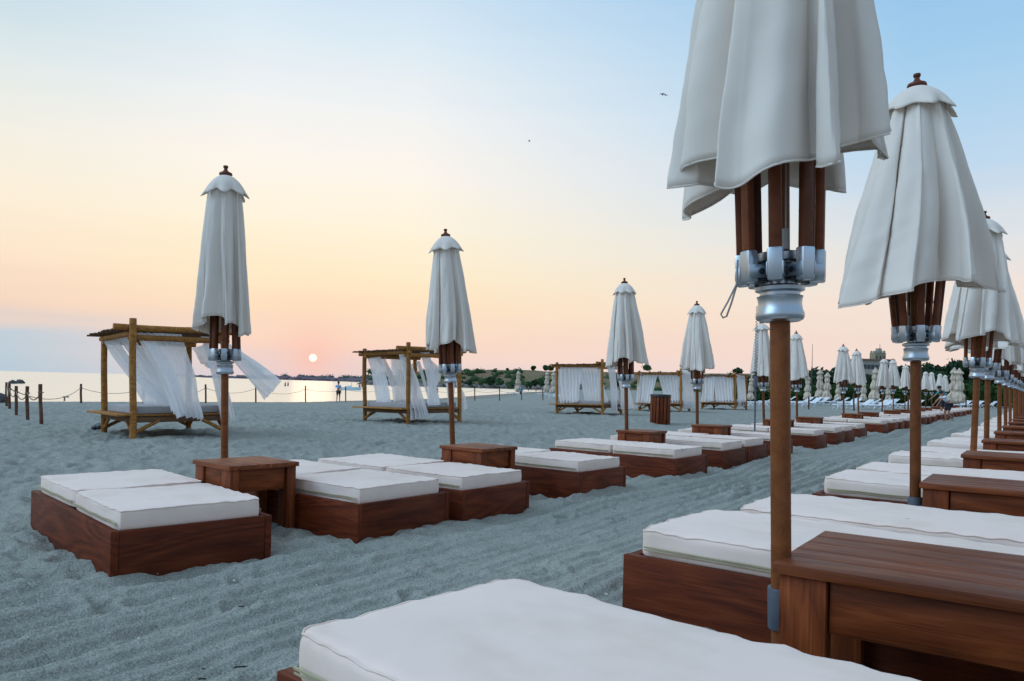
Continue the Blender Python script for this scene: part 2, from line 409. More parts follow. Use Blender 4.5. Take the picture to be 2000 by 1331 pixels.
# ---------------------------------------------------------------- ground
def grid_obj(name, X, Y, Z, m, wrap=False):
    nr, na = X.shape
    co = np.stack([X, Y, Z], -1).reshape(-1, 3)
    i = np.arange(nr - 1)[:, None] * na; k = np.arange(na - 1)[None, :]
    f = np.stack([i + k, i + k + 1, i + na + k + 1, i + na + k], -1).reshape(-1, 4)
    me = bpy.data.meshes.new(name); me.vertices.add(len(co)); me.vertices.foreach_set('co', co.ravel())
    me.loops.add(len(f) * 4); me.loops.foreach_set('vertex_index', f.ravel().astype(np.int32))
    me.polygons.add(len(f)); me.polygons.foreach_set('loop_start', (np.arange(len(f)) * 4).astype(np.int32))
    me.polygons.foreach_set('use_smooth', np.ones(len(f), bool))
    me.update(calc_edges=True); me.validate(); me.materials.append(m)
    o = bpy.data.objects.new(name, me); C.objects.link(o); return o
ang_f = np.radians(np.linspace(-44, 44, 860)); ang_b = np.radians(np.concatenate([np.linspace(-180, -45, 60), ]))
angs = np.concatenate([ang_b, ang_f, -ang_b[::-1]])
rad = np.concatenate([[.05, .4, .7], np.geomspace(.9, 90, 820), np.geomspace(95, 2500, 60)])
RR, AA = np.meshgrid(rad, angs, indexing='ij')
X = RR * np.sin(AA); Y = RR * np.cos(AA)
Z = gz(X, Y)
q = X * math.cos(V35) - Y * math.sin(V35); s_ = X * VV.x + Y * VV.y
fade = np.clip(1.4 - RR / 60, .0, 1)
lump = fbm(X * 1.0, Y * 1.0, 3) * .10 + fbm(X * 3.4 + 5, Y * 3.4, 3, .6) * .11 - np.abs(fbm(X * 4.1 + 9, Y * 4.1, 2)) * .15 + fbm(X * 12, Y * 12, 3) * .028
aisle = np.clip((q + 4.0) / .5, 0, 1) * np.clip((-1.15 - q) / .35, 0, 1)
wob = fbm(s_ * .35, q * .2 + 3, 2) * .5
qq = q + wob
tr = (np.sin(qq * 2 * math.pi / .085 + 3 * fbm(s_ * .8, q * .8, 2)) * .014 + np.sin(qq * 2 * math.pi / .43) * .044) * np.clip(.7 + 2.5 * fbm(X * .5 + 7, Y * .5, 2), .4, 1.2)
front = np.clip((2.6 - s_) / 1.0, 0, 1) * np.clip((-1.2 - q) / .5, 0, 1) * np.clip((q + 4.8) / .8, 0, 1)
am = np.maximum(aisle, front)
calm = 1 - .75 * np.clip((q + 1.5) / .4, 0, 1)
Z = Z + fade * (.022 + lump * (1 - .72 * am) * calm + tr * am)
rs2 = np.random.RandomState(11)
for k in range(420):                                             # footprints
    sx_, sy_ = rs2.uniform(-6, 9), rs2.uniform(1.6, 17)
    px_, py_ = sx_, sy_; th = rs2.uniform(0, math.pi)
    mk = (abs(X - px_) < .5) & (abs(Y - py_) < .5)
    if not mk.any(): continue
    a = (X[mk] - px_) * math.cos(th) + (Y[mk] - py_) * math.sin(th); b_ = -(X[mk] - px_) * math.sin(th) + (Y[mk] - py_) * math.cos(th)
    r2 = (a / .13) ** 2 + (b_ / .05) ** 2
    Z[mk] += (-.052 * np.exp(-r2 * 1.2) + .018 * np.exp(-(np.sqrt(r2) - 1.35) ** 2 * 5)) * (.5 if rs2.rand() < .4 else 1)
sandbar = .32 * np.exp(-((Y - 196 - (X + 4) * .6) / 4.0) ** 2) * np.exp(-((X + 4) / 12) ** 4)
Z = Z + sandbar
ground = grid_obj('beach_sand', X, Y, Z, M_sand); tag(ground, kind='structure')
# fine particles of shell and weed lying on the sand
mb = MB(); 
for k in range(900):
    r = 1.3 * (1 / rnd.uniform(.09, 1)); a = rnd.uniform(-.62, .62); x, y = r * math.sin(a), r * math.cos(a)
    qx = x * math.cos(V35) - y * math.sin(V35)
    if qx > -1.25: continue
    z = G(x, y); sz = rnd.uniform(.003, .009)
    if (k % 3): mb.box((x, y, z + .006), (sz * 1.5, sz, sz * .5), Matrix.Rotation(rnd.uniform(0, 3), 3, 'Z') @ Matrix.Rotation(rnd.uniform(-.6, .6), 3, 'X'))
shells = mb.build('shell_fragments', simple('shell', (.6, .58, .52), .6, 0, .2), smooth=False); tag(shells, kind='stuff', label='white shell fragments scattered over the sand', cat='shells')
mb = MB()
for k in range(170):
    r = 1.4 * (1 / rnd.uniform(.10, 1)); a = rnd.uniform(-.62, .62); x, y = r * math.sin(a), r * math.cos(a)
    qx = x * math.cos(V35) - y * math.sin(V35)
    if qx > -1.2: continue
    z = G(x, y) + .004; th = rnd.uniform(0, 6.3); p = Vector((x, y, z)); pts = [p.copy()]
    for j in range(4): th += rnd.uniform(-.7, .7); p = p + Vector((math.cos(th), math.sin(th), rnd.uniform(-.2, .2))) * rnd.uniform(.004, .014); pts.append(p.copy())
    mb.tube(pts, rnd.uniform(.001, .0035), 5)
weed = mb.build('dry_seaweed', simple('weed', (.03, .022, .016), .9)); tag(weed, kind='stuff', label='dark bits of dry seaweed scattered over the sand', cat='seaweed')

mb = MB(); mb.add([(-30000, -2000, -.9), (30000, -2000, -.9), (30000, 40000, -.9), (-30000, 40000, -.9)], [(0, 1, 2, 3)])
sea = mb.build('sea_water', M_sea, smooth=False); tag(sea, kind='structure')

# ---------------------------------------------------------------- far land
def leaf_mesh(clumps, n, size, seed=0, flat=.6, core=True):
    r = np.random.RandomState(seed); mb = MB()
    vol = np.array([c[1] * c[2] * c[3] for c in clumps]) ** (2 / 3); vol = vol / vol.sum()
    idx = r.choice(len(clumps), n, p=vol)
    d = r.normal(size=(n, 3)); d /= np.linalg.norm(d, axis=1)[:, None]
    rad_ = r.uniform(.5, 1.0, n) ** .6 * (1 + .22 * np.abs(r.normal(size=n)))
    V = []; Fc = []
    for i in range(n):
        c, rx, ry, rz_ = clumps[idx[i]]
        p = Vector((c[0] + d[i, 0] * rx * rad_[i], c[1] + d[i, 1] * ry * rad_[i], c[2] + d[i, 2] * rz_ * rad_[i]))
        nn = (Vector(d[i]) + Vector(r.normal(size=3) * .7)).normalized()
        u = nn.orthogonal().normalized(); v = nn.cross(u); a = r.uniform(0, 6.3); u, v = u * math.cos(a) + v * math.sin(a), v * math.cos(a) - u * math.sin(a)
        s1 = size * r.uniform(.6, 1.3); s2 = s1 * flat; k = len(V)
        V += [p - u * s1, p + v * s2, p + u * s1, p - v * s2]; Fc.append((k, k + 1, k + 2, k + 3))
    mb.add(V, Fc)
    if core:
        for c, rx, ry, rz_ in clumps:
            n1, n2 = 10, 7
            vs = [(c[0] + .78 * rx * math.sin(math.pi * (j + .5) / n2) * math.cos(2 * math.pi * i / n1), c[1] + .78 * ry * math.sin(math.pi * (j + .5) / n2) * math.sin(2 * math.pi * i / n1), c[2] + .78 * rz_ * math.cos(math.pi * (j + .5) / n2)) for j in range(n2) for i in range(n1)]
            mb.add(vs, [(j * n1 + i, j * n1 + (i + 1) % n1, (j + 1) * n1 + (i + 1) % n1, (j + 1) * n1 + i) for j in range(n2 - 1) for i in range(n1)])
    return mb
def tree(name, base, h, w, m, seed, label, cat, group=None, n=900, leaf=.3, trunk=.25, squat=.75):
    r = random.Random(seed); root = empty(name, base); tag(root, label, cat, group)
    cl = []
    for k in range(9):
        a = r.uniform(0, 6.3); rr = r.uniform(0, .34) * w; zz = h * (trunk + (1 - trunk) * r.uniform(.28, .82))
        s = w * r.uniform(.2, .34)
        cl.append(((rr * math.cos(a), rr * math.sin(a), zz), s, s, min(s * squat, h - zz + s * .2)))
    leaf_mesh(cl, n, leaf, seed).build('crown', m, root, smooth=False)
    mb = MB(); mb.tube([(0, 0, -.4), (0.02 * w, 0, h * .25), (-.02 * w, .01 * w, h * .6)], [h * .035, h * .028, h * .012], 8)
    for c in cl[:4]: mb.tube([(0, 0, h * .25), Vector(c[0]) * .6 + Vector((0, 0, h * .15)), c[0]], [h * .02, h * .012, h * .005], 6)
    mb.build('trunk', M_bark, root)
    return root

# bluff across the bay
xs = np.linspace(-75, 330, 220); ts = np.linspace(0, 1, 26)
XX, TT = np.meshgrid(xs, ts, indexing='xy'); XX = XX.T; TT = TT.T
basey = 335 + np.where(XX < -30, (-30 - XX) * .6, 0) - np.clip(XX, 0, 400) * .35
top = np.interp(XX, [-75, -48, -30, 0, 40, 120, 330], [1.5, 6.5, 7.6, 8.2, 8.3, 8.0, 8]) + fbm(XX * .05, XX * 0 + 2, 4) * 1.2
ZZ = -1.2 + (top + 1.2) * np.clip(TT * 1.35, 0, 1) ** .75 + fbm(XX * .12, TT * 6, 4) * 1.1 * (TT > .02)
YY = basey + TT * 46 + fbm(XX * .07 + 9, TT * 3, 3) * 7
o = grid_obj('bluff_hillside', XX, YY, ZZ, M_bluff); tag(o, kind='structure')
def px_at(px, py, d): return dep(px, py, d)
bushes = [(958, 752, 20, 18, 327), (976, 752, 13, 12, 322), (938, 753, 12, 12, 325), (1044, 754, 13, 13, 318), (1058, 753, 14, 12, 316), (1030, 756, 14, 9, 310), (915, 752, 14, 9, 330), (995, 756, 16, 8, 315), (900, 751, 11, 7, 332),
          (1041, 722, 10, 6, 366), (1066, 721, 12, 6, 364), (1076, 722, 13, 8, 362), (932, 724, 4, 3, 372), (991, 723.5, 4, 3, 370), (1078, 752, 14, 12, 312), (1230, 735, 20, 12, 300), (1262, 722, 16, 8, 330), (1345, 728, 22, 10, 300), (1440, 729, 16, 8, 290), (1300, 750, 26, 16, 280), (1200, 755, 24, 16, 290)]
bl = ['dark green round bush largest at the foot of the far bluff', 'small green bush right of the largest bush on the far bluff', 'pale bush left of the largest bush below the bluff', 'blue green bush near the right end of the bay', 'bush beside the leftmost of the far beige parasols',
      'low bush at the waterline below the bluff', 'low scrub at the left part of the bluff foot', 'low scrub right behind the shallow water', 'leftmost bush on the far bluff beside the second parasol', 'small round tree on the bluff skyline', 'tree on the bluff skyline left of the third daybed', 'wide tree on the bluff skyline touching the third daybed post',
      'tiny bush on the bluff skyline at left', 'tiny bush on the middle of the bluff skyline', 'bush on the slope just left of the third daybed', 'tree seen between third and fourth daybeds', 'tree showing above the fourth daybed roof', 'dark tree right behind the fourth parasol canopy', 'tree showing above the fifth daybed roof', 'broad bush behind the fourth daybed curtains', 'broad bush behind the third parasol hub']
for i, (px, py, w, h, d) in enumerate(bushes):
    p = dep(px, py, d); sc = d / F
    tree('bush', (p.x, p.y, p.z - .5), h * sc + .5, w * sc * 1.05, M_bush if i % 3 else M_leafd, 50 + i, bl[i], 'bush', 'bushes on the far bluff', 420, .55, .05)
cl = []
for k in range(150):
    x = rnd.uniform(-72, 130); tt = rnd.uniform(.02, .8) ** 1.6; yb = 335 + max(0, (-30 - x) * .6) - max(0, x) * .35
    cl.append(((x, yb + tt * 46, -1 + 9 * min(1, tt * 1.35) ** .75), rnd.uniform(1, 3.4), 1.5, rnd.uniform(.8, 2.2)))
o = leaf_mesh(cl, 5200, .5, 9).build('scrub', M_bush, smooth=False); tag(o, 'green scrub covering the slope of the far bluff', 'scrub', kind='stuff')
# boulders along the foot of the bluff
mb = MB()
def rock(mb, c, s, seed, n=7, flat=.6):
    bm = bmesh.new(); bmesh.ops.create_icosphere(bm, subdivisions=2, radius=1)
    for v in bm.verts:
        k = 1 + .38 * mnoise.noise(v.co * 1.3 + Vector((seed * 3.1, seed, 0)))
        v.co = Vector((v.co.x * s[0] * k, v.co.y * s[1] * k, v.co.z * s[2] * k))
    bm.verts.index_update(); vs = [v.co + Vector(c) for v in bm.verts]; fs = [tuple(v.index for v in f.verts) for f in bm.faces]; bm.free(); mb.add(vs, fs)
for k in range(260):
    x = rnd.uniform(-70, 45); y = 332 + max(0, (-30 - x) * .6) - max(0, x) * .35 + rnd.uniform(-4, 3)
    s = rnd.uniform(.6, 1.9); rock(mb, (x, y, -.7 + rnd.uniform(0, 1.3)), (s, s, s * .6), k)
o = mb.build('shore_boulders', M_rock, smooth=False); tag(o, 'pale boulders heaped along the foot of the far bluff', 'boulders', kind='stuff')
# breakwater and far-off wood
mb = MB()
for k in range(420):
    x = rnd.uniform(-430, -75); y = np.interp(x, [-430, -330, -190, -75], [1060, 1050, 900, 520]) + rnd.uniform(-5, 5)
    s = rnd.uniform(2, 4.2); hh = np.interp(x, [-430, -380, -330, -190, -75], [.5, 1.4, 3.2, 3.0, 2.0])
    rock(mb, (x, y, -.9 + rnd.uniform(0, hh)), (s * 1.7, s, s * .55), k)
o = mb.build('breakwater_stones', simple('breakwater_stone', (.11, .085, .11), .95, 0, .3), smooth=False); tag(o, 'long low purplish stone breakwater across the bay under the sun', 'breakwater', kind='stuff')
cl = []
for k in range(240):
    x = rnd.uniform(-600, -70); y = np.interp(x, [-600, -430, -330, -190, -75], [1300, 1120, 1080, 940, 560]) + rnd.uniform(0, 20)
    hh = np.interp(x, [-600, -430, -350, -190, -75], [1.5, 2.2, 4.5, 5, 4.4]) * rnd.uniform(.5, 1.3)
    if x < -400 and rnd.random() < .35: continue
    cl.append(((x, y, hh * .5), rnd.uniform(2.5, 6), 4, hh * .75))
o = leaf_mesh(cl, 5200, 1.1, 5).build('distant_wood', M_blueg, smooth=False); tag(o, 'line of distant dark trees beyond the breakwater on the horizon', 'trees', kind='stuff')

# ---------------------------------------------------------------- boards, beds, mattresses, tables
def board(name, L, W, T, loc, axis, m, parent, bev=.004, up=(0, 0, 1)):
    """board whose local X runs along the grain"""
    mb = MB(); mb.box((0, 0, 0), (L, W, T), None, bev)
    o = mb.build(name, m, parent)
    x = Vector(axis).normalized(); z = Vector(up); y = z.cross(x).normalized(); z = x.cross(y)
    o.matrix_local = Matrix.Translation(loc) @ Matrix((x, y, z)).transposed().to_4x4()
    return o
BL, BW, BH = 1.88, .92, .248
def make_bed():
    """platform; local origin at the near (aisle) corner, +X along its width, +Y along its length"""
    r = empty('bed_platform'); h = BH + .16; zc = (BH - .16) / 2; T = .042
    board('front_board', BW - 2 * T - .002, T, h - .004, (BW / 2, T / 2 + .003, zc), (1, 0, 0), M_frame, r)
    board('back_board', BW - 2 * T - .002, T, h - .004, (BW / 2, BL - T / 2 - .003, zc), (1, 0, 0), M_frame, r)
    board('side_board', BL, T, h, (T / 2, BL / 2, zc), (0, 1, 0), M_frame, r)
    board('side_board', BL, T, h, (BW - T / 2, BL / 2, zc), (0, 1, 0), M_frame, r)
    mb = MB()
    for k in range(13): mb.box((BW / 2, .10 + k * (BL - .2) / 12, BH - .035), (BW - 2 * T - .004, .10, .02), None, .003)
    mb.build('slat_deck', M_frame, r)
    return r
def cushion_mesh(lx, ly, lz, seed, pucker=1.0, puff=.005, rr=.013):
    nx, ny, nz = max(12, int(lx / .022)), max(12, int(ly / .022)), 9
    V = {}; vs = []; fs = []
    def vid(i, j, k):
        key = (i, j, k)
        if key in V: return V[key]
        x = (i / nx - .5) * lx; y = (j / ny - .5) * ly; z = (k / nz - .5) * lz
        p = Vector((x, y, z)); q_ = Vector((max(-lx / 2 + rr, min(lx / 2 - rr, x)), max(-ly / 2 + rr, min(ly / 2 - rr, y)), max(-lz / 2 + rr, min(lz / 2 - rr, z))))
        d = p - q_
        if d.length > 1e-6:
            mxc = max(abs(d.x), abs(d.y), abs(d.z)); n_ = d.normalized(); p = q_ + n_ * min(rr, rr)
            nrm = n_
        else: nrm = Vector((0, 0, 1 if k else -1))
        ex = 1 - abs(2 * x / lx); ey = 1 - abs(2 * y / ly); e = min(ex * lx, ey * ly) / 2
        edge = math.exp(-e / .07)
        if z > -lz / 4:
            up = puff * (1 - (2 * x / lx) ** 4) * (1 - (2 * y / ly) ** 4)
            w = mnoise.noise(Vector((x * 1.8 + seed * 7, y * 1.8, seed))) * .0085 + mnoise.noise(Vector((x * 5 + seed, y * 5, seed * 2))) * .0035
            # puckers running in from the long seams
            if ex * lx < ey * ly: pk = mnoise.noise(Vector((y * 15 + seed * 3, x * 2.5, seed)))
            else: pk = mnoise.noise(Vector((x * 15 + seed * 3, y * 2.5, seed + 4)))
            pk = (pk - .1) * .0065 * math.exp(-e / .05) * pucker
            p.z += (up + w + pk) * (1 if k == nz else .6 * (k / nz))
        # sides swell a little and wave
        sw = mnoise.noise(Vector((x * 4, y * 4, seed * 1.7 + z * 6))) * .006 + .004 * math.cos(math.pi * z / lz)
        if abs(nrm.x) > .5: p.x += math.copysign(sw, x)
        if abs(nrm.y) > .5: p.y += math.copysign(sw, y)
        cx_ = .012 * (abs(2 * x / lx) ** 6) * (abs(2 * y / ly) ** 6); p.x -= math.copysign(cx_, x); p.y -= math.copysign(cx_, y)
        V[key] = len(vs); vs.append(p); return V[key]
    for i in range(nx):
        for j in range(ny):
            for k in (0, nz): f = (vid(i, j, k), vid(i + 1, j, k), vid(i + 1, j + 1, k), vid(i, j + 1, k)); fs.append(f if k else f[::-1])
    for i in range(nx):
        for k in range(nz):
            for j in (0, ny): fs.append((vid(i, j, k), vid(i + 1, j, k), vid(i + 1, j, k + 1), vid(i, j, k + 1)))
    for j in range(ny):
        for k in range(nz):
            for i in (0, nx): fs.append((vid(i, j, k), vid(i, j + 1, k), vid(i, j + 1, k + 1), vid(i, j, k + 1)))
    mb = MB().add(vs, fs); ring = [V[(i, 0, nz)] for i in range(nx)] + [V[(nx, j, nz)] for j in range(ny)] + [V[(i, ny, nz)] for i in range(nx, 0, -1)] + [V[(0, j, nz)] for j in range(ny, 0, -1)]
    c0 = Vector((0, 0, 0)); mb.ring = [vs[i] + Vector((math.copysign(.002, vs[i].x), math.copysign(.002, vs[i].y), .0005)) for i in ring]; return mb
def piping(cm):
    pts = cm.ring + cm.ring[:1]; mb = MB(); mb.tube(pts, .0034, 6, False); return mb
def zipper(lx, ly, z, seed, sides):
    mb = MB(); off = .0095
    n = 30
    for (a, b_) in sides:
        pts = []
        for k in range(n + 1):
            p = Vector(a).lerp(Vector(b_), k / n); out = Vector((math.copysign(1, p.x) if abs(p.x) > lx / 2 - .001 else 0, math.copysign(1, p.y) if abs(p.y) > ly / 2 - .001 else 0, 0))
            p += out * (.0085); p.z = z + mnoise.noise(Vector((p.x * 5, p.y * 5, seed))) * .006; pts.append(p)
        mb.tube(pts, .0042, 5)
        mb.tube([p + Vector((0, 0, -.011)) for p in pts], .0026, 5)
    return mb
def make_mattress(halves, seed):
    r = empty('mattress'); W = .82; L = 1.80; Hh = .115
    ls = [L] if not halves else [L / 2 - .006, L / 2 - .006]
    y = -L / 2
    for i, l in enumerate(ls):
        cm = cushion_mesh(W, l, Hh, seed + i) if halves else cushion_mesh(W, l, Hh, seed + i, 1.7, .012, .024)
        c = cm.build('cushion', M_matt, r, loc=(0, y + l / 2, Hh / 2 + .012 + (.006 if i else 0)), rot=(0, 0, rnd.uniform(-.006, .006) * len(ls)))
        hx, hy = W / 2, l / 2; piping(cm).build('piping', M_matt, c)
        zipper(W, l, -.014, seed + i, [((-hx, -hy + .03, 0), (-hx, hy - .03, 0)), ((hx, -hy + .03, 0), (hx, hy - .03, 0))]).build('zipper', M_zip, c)
        y += l + .012
    return r
def make_table(w=.54, l=.54):
    """local origin at ground centre; +X along row"""
    r = empty('side_table'); h, T = .44, .028
    for k in range(5):
        wd = l / 5; board('top_plank', w, wd - .0004, T, (0, -l / 2 + wd * (k + .5), h - T / 2 - .0005 * (k % 2)), (1, 0, 0), M_tabtop, r, .0012)
    for sx in (-1, 1):
        for sy in (-1, 1):
            board('leg', h - T + .1, .12, .07, (sx * (w / 2 - .075), sy * (l / 2 - .05), (h - T - .1) / 2), (0, 0, 1), M_table, r, .004, up=(0, 1, 0))
    for sx in (-1, 1): board('apron', l - .19, .022, .14, (sx * (w / 2 - .045), 0, h - T - .072), (0, 1, 0), M_table, r)
    for sy in (-1, 1): board('apron', w - .28, .022, .14, (0, sy * (l / 2 - .04), h - T - .072), (1, 0, 0), M_table, r)
    return r
P_bed = make_bed(); P_matL = [make_mattress(True, 3), make_mattress(True, 11)]; P_matR = [make_mattress(False, 21), make_mattress(False, 33)]; P_tab = make_table(); P_tabR = make_table(.76, .60)
# the table top's planks run along the long side of the bed
used = set()
def inst(proto):
    if proto.name not in used: used.add(proto.name); return proto
    return copy_tree(proto)
def place_bed(near, yaw_deg, row, idx, zg, halves, desc, blabel, mlabel):
    """near: near aisle corner; yaw = compass angle of the width direction"""
    a = math.radians(yaw_deg); w = Vector((math.sin(a), math.cos(a), 0)); l = Vector((-math.cos(a), math.sin(a), 0))
    ws = .87 if row == 'right' else 1.0; b = inst(P_bed); b.scale = (ws, 1, 1); b.location = (near.x, near.y, zg); b.rotation_euler = (0, 0, math.atan2(w.y, w.x))
    tag(b, blabel, 'bed base', 'low wooden bed platforms in the %s row' % row)
    mp = rnd.choice(P_matL if halves else P_matR); mm = inst(mp)
    c = Vector((near.x, near.y, 0)) + w * (BW * ws / 2 + rnd.uniform(-.008, .008)) + l * (BL / 2 + rnd.uniform(-.015, .015))
    mm.location = (c.x, c.y, zg + BH - .024); mm.rotation_euler = (0, 0, math.atan2(w.y, w.x) + rnd.uniform(-.008, .008) + (math.pi if rnd.random() < .5 and idx > 3 else 0))
    mm.scale = (ws, 1, 1)
    if row == 'right' and idx == 0: mm.location = Vector((.437, 1.305, mm.location.z))
    tag(mm, mlabel, 'mattress', 'cream mattresses on the %s row' % row)
def place_table(c, yaw_deg, row, zg, label, first=False):
    a = math.radians(yaw_deg); w = Vector((math.sin(a), math.cos(a), 0))
    t_ = inst(P_tab if row == 'left' else P_tabR); t_.location = (c.x, c.y, zg); t_.scale = (1, 1, 1.12 if row == 'left' else 1); t_.rotation_euler = (0, 0, math.atan2(w.y, w.x) - math.pi / 2)
    tag(t_, label, 'side table', 'wooden side tables in the %s row' % row)

def lab_bed(row, i, s_):
    o = ORD[i]
    if i == 0: return 'dark red wooden bed platform nearest the camera in the %s row' % row
    return 'low dark red wooden bed platform, %s from the camera in the %s row' % (o, row)
def lab_mat(row, i, halves):
    k = 'two part' if halves else 'one piece'
    if i == 0: return '%s cream mattress on the nearest bed platform of the %s row' % (k, row)
    return '%s cream mattress on the %s bed platform from the camera in the %s row' % (k, ORD[i], row)
# left row
bi = 0
near4 = [(at(216.5, 1039.7, BH), 46.5), (at(699.4, 986.6, BH), 38), (at(903.4, 960.1, BH), 36.5), (at(1132.9, 923.7, BH), 38)]
def add_left(p, yaw):
    global bi
    place_bed(p, yaw, 'left', bi, G(p.x, p.y) * 0 - .0, True, '', lab_bed('left', bi, 0), lab_mat('left', bi, True)); bi += 1
for p, yw in near4: add_left(p, yw)
ti = 0
def add_ltab(p, yaw):
    global ti
    lb = 'square wooden side table, %s from the camera in the left row, beside a parasol pole' % ORD[ti]
    place_table(p, yaw, 'left', 0, lb); ti += 1
Ltabs = []
c1 = at(448.3, 912.4, .49) + Vector((math.sin(.73), math.cos(.73), 0)) * .27 + Vector((-math.cos(.73), math.sin(.73), 0)) * .27; Ltabs.append((c1, 42))
c2 = (at(944, 879.5, .44) + at(944, 867.5, .44)) / 2; c2 = at(944, 879.5, .49) + (Vector((math.sin(math.radians(38)), math.cos(math.radians(38)), 0)) * .3 + Vector((-math.cos(math.radians(38)), math.sin(math.radians(38)), 0)) * .31); Ltabs.append((c2, 38))
for p, yw in Ltabs: add_ltab(p, yw)
LB = {}
groups = [8.65, 15.5, 23.3, 30.6, 38.0, 45.4, 53]
for gi, s0 in enumerate(groups):
    offs = [0, 1.68, 2.78, 4.45] if gi == 0 else [0, 1.6, 2.65, 4.25]
    for k, of in enumerate(offs):
        p = sq(s0 + of, -3.6 + rnd.uniform(-.05, .05)); add_left(p, 35.5 + rnd.uniform(-1.5, 1.5) + (2 if gi == 0 and k == 0 else 0))
        if k in (0, 2):
            pt = sq(s0 + of + .95 + .31, -4.66); add_ltab(pt, 35)
# right row
bi_r = 0
sR = []
for k in range(16):
    P0 = 2.1 + 2.47 * k; sR += [P0 - 1.06, P0 + .56]
for i, s0 in enumerate(sR):
    qe = -1.37 if i == 0 else (-1.34 if i == 1 else -1.27 + min(i, 10) * .02) + rnd.uniform(-.04, .04)
    yw = (42, 38, 36)[i] if i < 3 else 35; ya = math.radians(yw)
    p = sq(s0 + (0 if i != 1 else .03), qe)
    if i == 0: p = at(540, 1310, .2 + BH); p.z = 0
    p = p + Vector((math.cos(ya), -math.sin(ya), 0)) * BL
    place_bed(p, yw, 'right', i, .2, False, '', lab_bed('right', i, 0), lab_mat('right', i, False))
for k in range(16):
    s0 = 2.1 + 2.47 * k
    p = sq(s0 + .22, -.14)
    if k == 0:
        p = at(1506, 1100, .64) + Vector((.014, 0, 0)) + VV * .30 - UU * .37; p.z = 0
    place_table(p, 35, 'right', .2, ('large looking brown side table at the right edge, nearest the camera in the right row' if k == 0 else 'brown wooden side table, %s from the camera in the right row, beside a parasol pole' % ORD[k]))
    if k == 0: pass

# ---------------------------------------------------------------- closed parasols
def canopy_mesh(seed, rt, rb, zt, zb, skew=.24, nl=8, lean=0.0, deep=.5, tilt=.03, th0=0.0):
    r = random.Random(seed); na, nz_ = 336, 44
    amp = [r.uniform(.75, 1.2) for _ in range(nl)]; hem = [r.uniform(-.07, .05) for _ in range(nl)]; ph = r.uniform(0, 6.28)
    sk = [r.uniform(.5, 1.25) * r.choice((1, 1, 1, -1)) for _ in range(nl)]; dp = [r.uniform(.7, 1.15) for _ in range(nl)]
    lx = [r.uniform(-.24, .24) for _ in range(nl)]
    def lob(a, arr):
        i = int(math.floor(a)) % nl; f = a - math.floor(a); f = f * f * (3 - 2 * f)
        return arr[i] * (1 - f) + arr[(i + 1) % nl] * f
    vs = []; fs = []
    for j in range(nz_ + 1):
        t_ = j / nz_
        R = rt + (rb - rt) * t_ ** .95 + .012 * math.sin(t_ * 3.1)
        for i in range(na):
            u = i / na; phi = u * nl + lob(u * nl, lx)
            A = lob(phi, amp); Dp = lob(phi + .5, dp); Sk = lob(phi, sk); Hm = lob(phi + .3, hem)
            tri = 1 - abs(2 * (phi - math.floor(phi)) - 1); crease = .5 * abs(math.sin(math.pi * phi)) ** .5 + .5 * min(1, tri * 1.15)          # 0 in the creases
            grow = .28 + .72 * t_ ** .6
            rho = R * (1 - deep * Dp * grow * (1 - crease)) * (1 + (A - 1) * grow)
            th = 2 * math.pi * u + (2 * math.pi / nl) * skew * 1.45 * Sk * grow * math.sin(2 * math.pi * phi + .9) + .10 * t_ * math.sin(3 * t_ + ph)
            w = mnoise.noise(Vector((phi * 2.3, t_ * 2.0, seed))) * .018 * (.35 + t_) + mnoise.noise(Vector((phi * 6, t_ * 5, seed + 9))) * .006 + mnoise.noise(Vector((phi * 5 + t_ * 9, t_ * 13, seed + 5))) * .005 * t_
            rho += w * (rb / .3) + .010 * math.cos(2 * math.pi * phi * 2 + seed) * t_
            rho += .016 * math.sin(2 * math.pi * (phi * 3 + t_ * .6) + seed) * t_ ** 2
            z = zt + (zb + Hm - zt) * t_ + t_ ** 5 * .022 * math.cos(2 * math.pi * (phi + .05)) * (.6 + .5 * A)
            z -= tilt * math.cos(th + ph - th0) * t_ ** 3
            vs.append((max(rho, .03) * math.cos(th + ph), max(rho, .03) * math.sin(th + ph), z))
    for j in range(nz_):
        for i in range(na): fs.append((j * na + i, j * na + (i + 1) % na, (j + 1) * na + (i + 1) % na, (j + 1) * na + i))
    mb = MB(); mb.add(vs, fs); mb.hem = [Vector(v) for v in vs[-na:]]; return mb
def vent_mesh(seed, rv, z0, z1):
    na, nz_ = 192, 12; r = random.Random(seed); a0 = r.uniform(0, 1); vs = []; fs = []
    am = [r.uniform(.6, 1.3) for _ in range(8)]
    for j in range(nz_ + 1):
        t_ = j / nz_; R = .035 + (rv - .035) * (.65 * math.sin(t_ * math.pi / 2) + .35 * t_)
        for i in range(na):
            u = i / na; k = int(u * 8) % 8; w = math.cos(2 * math.pi * u * 8)
            rho = R * (1 + .13 * t_ ** 3 * w * am[k] + .05 * mnoise.noise(Vector((u * 9, t_ * 2, seed))) * t_) + .006 * max(0, t_ - .8) * 5
            z = z0 + (z1 - z0) * (t_ ** 1.35) + t_ ** 4 * .016 * -w * am[k] + .02 * t_ * mnoise.noise(Vector((u * 5, 1, seed)))
            vs.append((rho * math.cos(2 * math.pi * (u + a0)), rho * math.sin(2 * math.pi * (u + a0)), z))
    for j in range(nz_):
        for i in range(na): fs.append((j * na + i, j * na + (i + 1) % na, (j + 1) * na + (i + 1) % na, (j + 1) * na + i))
    return MB().add(vs, fs)
def solidify(o, th=.0025):
    md = o.modifiers.new('thickness', 'SOLIDIFY'); md.thickness = th; md.use_even_offset = False; md.offset = 0
    return o
